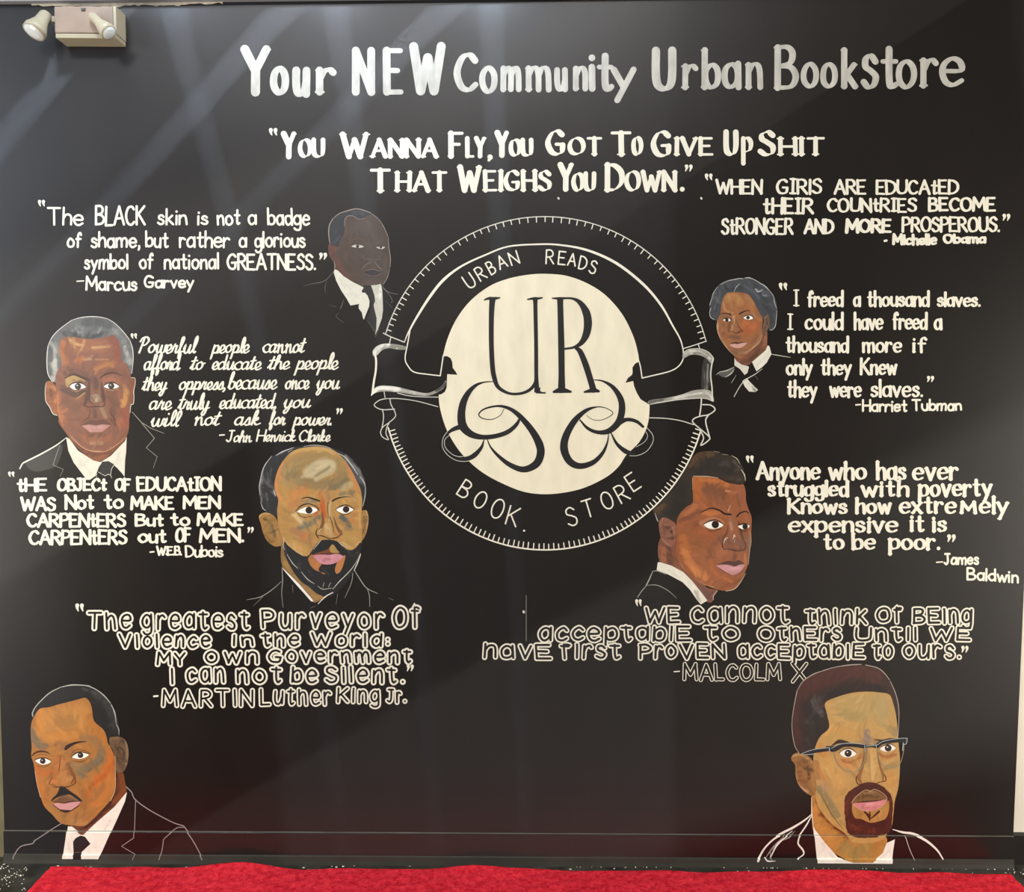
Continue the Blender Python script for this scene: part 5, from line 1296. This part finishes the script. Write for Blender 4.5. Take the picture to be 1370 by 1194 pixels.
# --- woman, right of the emblem
r = portrait('small painted portrait of a woman with wavy hair and white collar', 1000, 490)
a = Art(940, 365, 10, r, k=0.80)
a.fill('neck', '7a4a32', '430,1150 440,1050 620,980 740,860 800,760 860,760 862,970 840,1030 740,1130 660,1200 600,1240 500,1240', strokes=[('a86a48', 30, .7, '830,860 830,980'), ('4f3222', 50, .6, '540,1190 640,1160 760,1040'), ('b8805c', 14, .6, '850,800 855,960')])
a.fill('hair', '44464a', '160,630 110,590 90,540 95,430 120,340 150,250 220,160 330,105 430,80 500,70 590,68 700,95 790,150 880,215 960,330 990,430 1000,540 985,650 965,740 900,770 870,720 820,620 760,640 700,520 660,430 600,350 540,300 430,290 350,300 300,350 270,440 250,540 215,640', strokes=[
    ('74777c', 22, .7, '240,160 330,110 460,90'), ('8e9094', 14, .7, '410,260 460,180 490,150'), ('2e2f32', 60, .7, '700,200 800,300 880,420'), ('2c2d30', 60, .7, '820,420 900,520 920,660'), ('808286', 14, .7, '170,260 130,380'), ('6a6d72', 26, .6, '230,220 220,330 170,420'), ('a4a5a6', 20, .8, '720,220 750,255 800,230'), ('8d8f92', 16, .7, '800,290 860,320'), ('2b2c2f', 40, .7, '300,180 360,230 600,180'), ('5c6066', 40, .6, '560,180 680,250 760,350'), ('909294', 10, .7, '160,500 170,420'), ('32343a', 26, .7, '200,440 150,560')], layer=1)
a.lines('hair_outline', 'b6b4ac', [((4, 9, 6, 9), '160,632 110,600 92,540 110,480'), ((9, 5, 8, 4), '95,430 120,350 145,270 200,190'), ((4, 7, 10, 6), '230,160 340,110 430,90 500,78 540,85'), ((8, 12, 6, 10), '565,72 620,68 700,98 790,155'), ((9, 14, 6), '790,150 850,195 890,240'), ((6, 6, 8, 4), '900,250 950,320 960,400 990,480'), ((4, 8, 8, 5), '992,500 985,620 970,720 930,765 895,768'), ((8, 14, 4), '700,215 740,255 800,230'), ((3, 8, 3), '420,260 450,190 500,150')], layer=2)
a.fill('ear', '6e5240', '815,660 820,600 860,562 888,580 898,660 880,740 850,800 825,830 805,790', strokes=[('2f1d14', 20, .8, '850,620 860,680 830,740'), ('a08468', 12, .7, '825,620 870,575'), ('9a8068', 14, .6, '815,690 820,730')], sp=1.2, layer=2)
a.fill('face', 'a0653c', '330,272 430,262 540,270 620,300 680,380 720,460 770,560 800,610 800,700 800,800 790,880 740,960 650,1040 580,1100 520,1145 470,1140 400,1090 320,1000 260,900 215,820 190,740 195,650 235,540 250,430 280,330', strokes=[
    ('b9834e', 100, .8, '340,350 440,330 500,400'), ('a5764a', 60, .6, '540,320 620,360 660,430'), ('c08a58', 36, .7, '280,400 300,500 400,540'), ('b8703c', 60, .7, '600,450 680,500'), ('8a6850', 60, .7, '560,560 680,570'), ('7a5a48', 50, .6, '260,580 340,600'), ('c0683a', 90, .8, '560,680 640,720 700,700'), ('b46038', 80, .8, '560,780 640,800'), ('b8663a', 60, .6, '740,640 700,720'),
    ('7c5238', 60, .6, '280,700 280,820'), ('a56a48', 50, .6, '260,760 300,780'), ('c08860', 24, .8, '410,580 420,660 400,740'), ('d8b48c', 12, .8, '400,580 430,680'), ('8a6044', 60, .6, '440,720 480,790'), ('6d4c38', 60, .7, '380,860 480,870'), ('7d5a42', 80, .7, '420,1060 560,1060'), ('8a6248', 60, .6, '640,960 740,860'), ('c29a78', 20, .8, '560,1080 660,1010 750,930 790,840'), ('d0ac80', 22, .85, '195,660 200,780 240,880 330,1020'), ('b0744a', 40, .6, '700,600 780,640')], layer=3)
a5 = Art(940, 365, 10, r, 8, k=0.80)
a5.lines('cheek_edge', 'c9a47c', [((4, 12, 8, 4), '205,640 190,720 215,830 260,920 350,1040 430,1110'), ((3, 8, 8, 3), '800,830 760,930 680,1000 600,1060'), ((3, 7, 3), '640,520 690,570 710,610')], layer=0)
eye(a5, '545,605 580,582 620,575 655,590 672,612 630,630 590,628', (605, 602), 24, 0, [((3, 9, 7, 3), '538,604 580,576 640,572 682,604')], ic='2c1a12')
eye(a5, '275,635 300,618 335,612 360,622 372,640 345,652 305,652', (322, 634), 24, 0, [((3, 8, 7, 3), '268,630 300,612 340,606 375,632')], ic='2c1a12')
a5.lines('eyebrow', '2f1a12', [((14, 18, 10, 4), '485,555 530,530 590,508 645,512'), ((4, 10, 14, 18), '225,560 270,545 330,548 375,562')], layer=1)
a5.lines('nose_shadow', '7c4c30', [((4, 26, 20, 8), '385,590 370,660 345,720 340,790'), ((3, 14, 20, 6), '450,640 480,720 520,770 530,800')], layer=0)
a5.lines('nose', '4f2f1e', [((3, 5, 4), '385,600 400,660 370,720 350,780'), ((5, 7, 8, 5), '355,795 400,790 450,808 500,795'), ((6, 9, 5), '470,800 520,775 540,790'), ((3, 6, 4), '470,860 460,890')], layer=1)
a5.lines('nose_light', 'd6b28a', [((3, 8, 3), '385,690 400,740 380,780'), ((3, 7, 3), '405,580 425,630 420,680')], layer=1)
a5.fill('upper_lip', '5a3628', '360,965 400,935 450,925 480,935 520,925 580,938 540,950 470,955 400,955', layer=0)
a5.fill('lower_lip', 'd6a294', '358,965 420,952 465,958 520,942 590,940 550,985 490,1010 430,1005 390,990', layer=1)
a.fill('collar', 'ddd7c4', '660,1195 760,1110 840,1040 870,972 895,990 910,1050 920,1090 880,1160 860,1200 800,1260 720,1320 690,1260', layer=2, smooth=False, strokes=[('b3ac98', 12, .5, '720,1240 880,1100'), ('bcb5a1', 10, .4, '760,1160 870,1050')], sp=1.6)
a.fill('collar', 'cfc9b8', '425,1140 450,1180 520,1230 600,1250 620,1260 600,1340 560,1370 540,1340 500,1290 425,1240', layer=2, smooth=False, strokes=[('9a9484', 12, .5, '480,1220 540,1320')], sp=1.6)
a.fill('collar_end', 'd8d2c2', '530,1450 590,1410 620,1450 690,1520 740,1570 700,1600 620,1590 560,1520', layer=2, smooth=False, strokes=[('55524b', 30, .8, '680,1560 720,1600'), ('8a867a', 14, .5, '620,1480 680,1550')], sp=1.6)
a.lines('jacket_outline', 'bdb8aa', [((5, 14, 12, 10), '800,1285 700,1360 580,1430 500,1520 420,1660'), ((6, 12, 6), '915,1090 1000,1105 1175,1135'), ((3, 12, 8, 3), '425,1260 330,1310 230,1330 180,1370'), ((3, 16, 4), '425,1290 380,1350 300,1400'), ((2, 6, 2), '450,1370 400,1450 380,1480'), ((2, 5, 2), '700,1380 740,1430')], layer=2)
a.fill('jacket_sheen', '5c5a55', '200,1350 260,1320 400,1270 420,1290 360,1380 280,1400', layer=1)

# --- man turned half away, right
r = portrait('painted portrait of a man turned three-quarters with flat-top hair and white collar', 940, 800)
a = Art(850, 595, 6.85, r, k=0.86)
a.fill('neck', '85513a', '228,860 400,800 520,1050 640,1180 640,1300 740,1330 755,1335 720,1380 715,1420 680,1450 600,1400 520,1280 400,1190 225,1080', strokes=[('5a382a', 60, .7, '300,960 330,1100'), ('a86a48', 50, .6, '260,960 260,1060'), ('6a4a40', 60, .8, '600,1320 680,1400'), ('96603c', 40, .6, '380,1130 460,1200')])
a.fill('hair', '33291f', '165,600 230,540 300,460 370,370 430,270 480,190 530,110 580,72 660,60 740,65 820,85 900,110 960,160 990,230 1010,290 1005,345 960,360 900,360 840,340 760,300 660,290 560,330 560,400 555,560 490,600 430,670 400,740 300,710 240,680 215,720 180,660', strokes=[
    ('5c4226', 60, .6, '540,130 600,90 700,85'), ('262220', 120, .7, '560,220 700,180 850,220'), ('26231f', 120, .7, '430,380 400,520 340,620'), ('5f452a', 50, .6, '200,600 260,560'), ('544538', 30, .6, '860,310 960,320'), ('5d5048', 24, .6, '900,150 960,220'), ('6b4c2c', 30, .5, '500,200 560,130'), ('4a3f38', 30, .5, '800,160 860,200')], layer=1, rag=.25)
a.lines('hair_highlight', 'c9bda8', [((4, 10, 4), '970,230 1000,280 1008,330'), ((2, 6, 2), '880,100 930,130 960,180'), ((3, 7, 3), '180,630 200,690 212,710'), ((2, 5, 2), '720,62 770,72'), ((2, 4, 2), '800,90 850,95')], layer=2)
a.fill('ear', '8a5844', '215,725 235,680 270,668 320,690 365,725 378,770 370,850 362,910 330,940 290,925 245,880 222,810', strokes=[('3f2619', 30, .8, '290,760 330,790 340,860'), ('6a4030', 20, .7, '260,740 270,830'), ('b98a6c', 12, .8, '222,740 250,680'), ('c39a7c', 10, .8, '240,860 290,910 330,930'), ('a8745a', 20, .6, '345,760 360,840')], layer=2)
a.fill('face', '9a5a36', '530,292 660,298 760,310 850,350 950,368 990,365 1010,430 1015,520 1040,600 1065,670 1062,780 1060,880 1040,980 1030,1100 1000,1180 960,1260 905,1325 820,1340 740,1325 600,1270 500,1200 420,1110 370,1000 375,900 378,770 380,700 410,630 470,570 525,530 525,400', strokes=[
    ('b8642e', 50, .85, '550,320 560,420 570,500'), ('c07038', 40, .8, '580,320 720,330 840,370'), ('7a4c30', 110, .8, '660,400 760,430 800,500'), ('8c5638', 60, .7, '680,470 860,560'), ('cf9468', 16, .8, '830,425 930,440'), ('9a5a3a', 70, .8, '960,420 980,540 1010,600'), ('7a4a34', 24, .6, '930,450 950,560'), ('d09a74', 14, .8, '870,560 850,610'), ('b87048', 40, .7, '560,560 460,640'),
    ('7a4a34', 50, .7, '420,700 520,660 600,620'), ('8c5030', 70, .7, '540,720 580,780'), ('c0703c', 50, .8, '620,640 760,620'), ('a05a34', 60, .7, '600,800 700,830'), ('b86c38', 80, .7, '440,860 460,1000 520,1120'), ('c87c44', 60, .7, '440,960 540,1140 640,1220'), ('7a4c34', 40, .7, '780,850 700,940 660,1040'), ('9a6038', 60, .6, '560,880 600,1000'),
    ('b06a44', 60, .7, '760,1000 860,960'), ('7e5240', 70, .85, '820,900 900,880 990,920'), ('6a4434', 30, .7, '800,930 900,960 1000,960'), ('c49a80', 14, .8, '800,900 830,860'), ('96644c', 50, .7, '880,680 890,800'), ('c08a68', 16, .7, '870,720 880,780'), ('7e5238', 50, .7, '960,800 1020,880'), ('8a6048', 40, .7, '1030,860 1040,940'),
    ('6d4030', 26, .7, '910,1000 910,1040'), ('b8683a', 40, .7, '700,1120 760,1200 880,1260'), ('8a4c2c', 40, .7, '820,1290 900,1280 960,1220'), ('d6a070', 10, .8, '400,1080 480,1190 600,1270 720,1310'), ('a85c2c', 40, .7, '680,1060 720,1120'), ('c47a48', 24, .6, '1000,1000 1010,1100')], layer=3)
a5 = Art(850, 595, 6.85, r, 8, k=0.86)
a5.lines('profile_light', 'd8c4a8', [((2, 5, 3), '1050,800 1060,880 1045,980 1035,1100'), ((3, 7, 5), '1010,1180 960,1265 905,1325 830,1343'), ((3, 6, 3), '530,290 650,292 760,305'), ((3, 5, 2), '525,300 525,420')], layer=0)
a5.fill('eye_socket', 'b07450', '580,720 620,690 700,665 770,680 820,715 790,760 700,790 640,770', layer=0)
eye(a5, '628,735 660,715 710,702 760,712 806,738 760,765 700,772 660,762', (732, 733), 34, 0, [((4, 10, 8, 4), '620,735 670,705 740,690 815,735'), ((3, 5, 3), '640,762 700,790 790,770')], ic='1d120c')
eye(a5, '940,748 975,738 1010,730 1045,742 1035,762 1000,775 965,770', (1005, 752), 25, 0, [((3, 9, 4), '935,742 990,722 1045,738'), ((3, 6, 3), '950,775 1000,795 1040,775')], ic='1d120c')
a5.lines('eyebrow', '1e120d', [((4, 12, 16, 16), '600,625 680,585 760,598 820,635 875,640'), ((14, 12, 6), '930,660 960,628 1010,612 1040,630')], layer=1)
a5.lines('nose_shadow', '70442e', [((4, 26, 20), '950,700 965,790 985,870'), ((4, 14, 20, 8), '850,740 840,800 810,850 800,900')], layer=0)
a5.lines('nose', '40261c', [((3, 8, 8, 4), '830,860 795,905 810,955 850,960'), ((6, 10, 8), '850,955 900,970 950,975'), ((6, 9, 5), '950,972 1000,960 1012,915 990,880'), ((3, 6, 3), '940,700 960,780 990,870')], layer=1)
a5.lines('nose_light', 'dcc0a4', [((4, 12, 4), '805,905 825,865 850,850'), ((4, 14, 5), '895,870 905,830 915,850'), ((3, 8, 3), '905,900 910,870')], layer=1)
a5.fill('upper_lip', '573428', '742,1105 790,1085 850,1065 905,1072 950,1060 1005,1100 960,1105 910,1118 850,1105', layer=1, smooth=True)
a5.fill('lower_lip', 'cb8f90', '740,1110 800,1100 860,1105 910,1118 960,1100 1003,1104 960,1165 900,1195 860,1185 800,1150', layer=2, strokes=[('e0aaa8', 26, .6, '860,1140 960,1130')], sp=1.0)
a5.lines('chin_line', '5c3220', [((3, 7, 3), '740,1115 790,1150 860,1192'), ((2, 6, 2), '880,1235 920,1232')], layer=0)
a.fill('collar', 'e4ddca', '205,1080 225,1078 330,1110 440,1170 520,1250 600,1350 660,1430 600,1465 560,1420 500,1330 430,1260 300,1190 195,1150', layer=4, smooth=False, strokes=[('77726a', 20, .6, '540,1340 600,1440'), ('b8b1a0', 16, .5, '300,1150 420,1230')], sp=1.8)
a.lines('jacket_outline', 'b8b2a4', [((4, 9, 8), '160,1160 130,1230 100,1290'), ((4, 6, 5), '105,1290 60,1340 20,1400'), ((4, 6, 4), '165,1160 210,1160 280,1190'), ((3, 5, 4, 2), '110,1290 200,1290 300,1340 380,1410'), ((6, 8, 4), '750,1340 715,1390 715,1425')], layer=2)
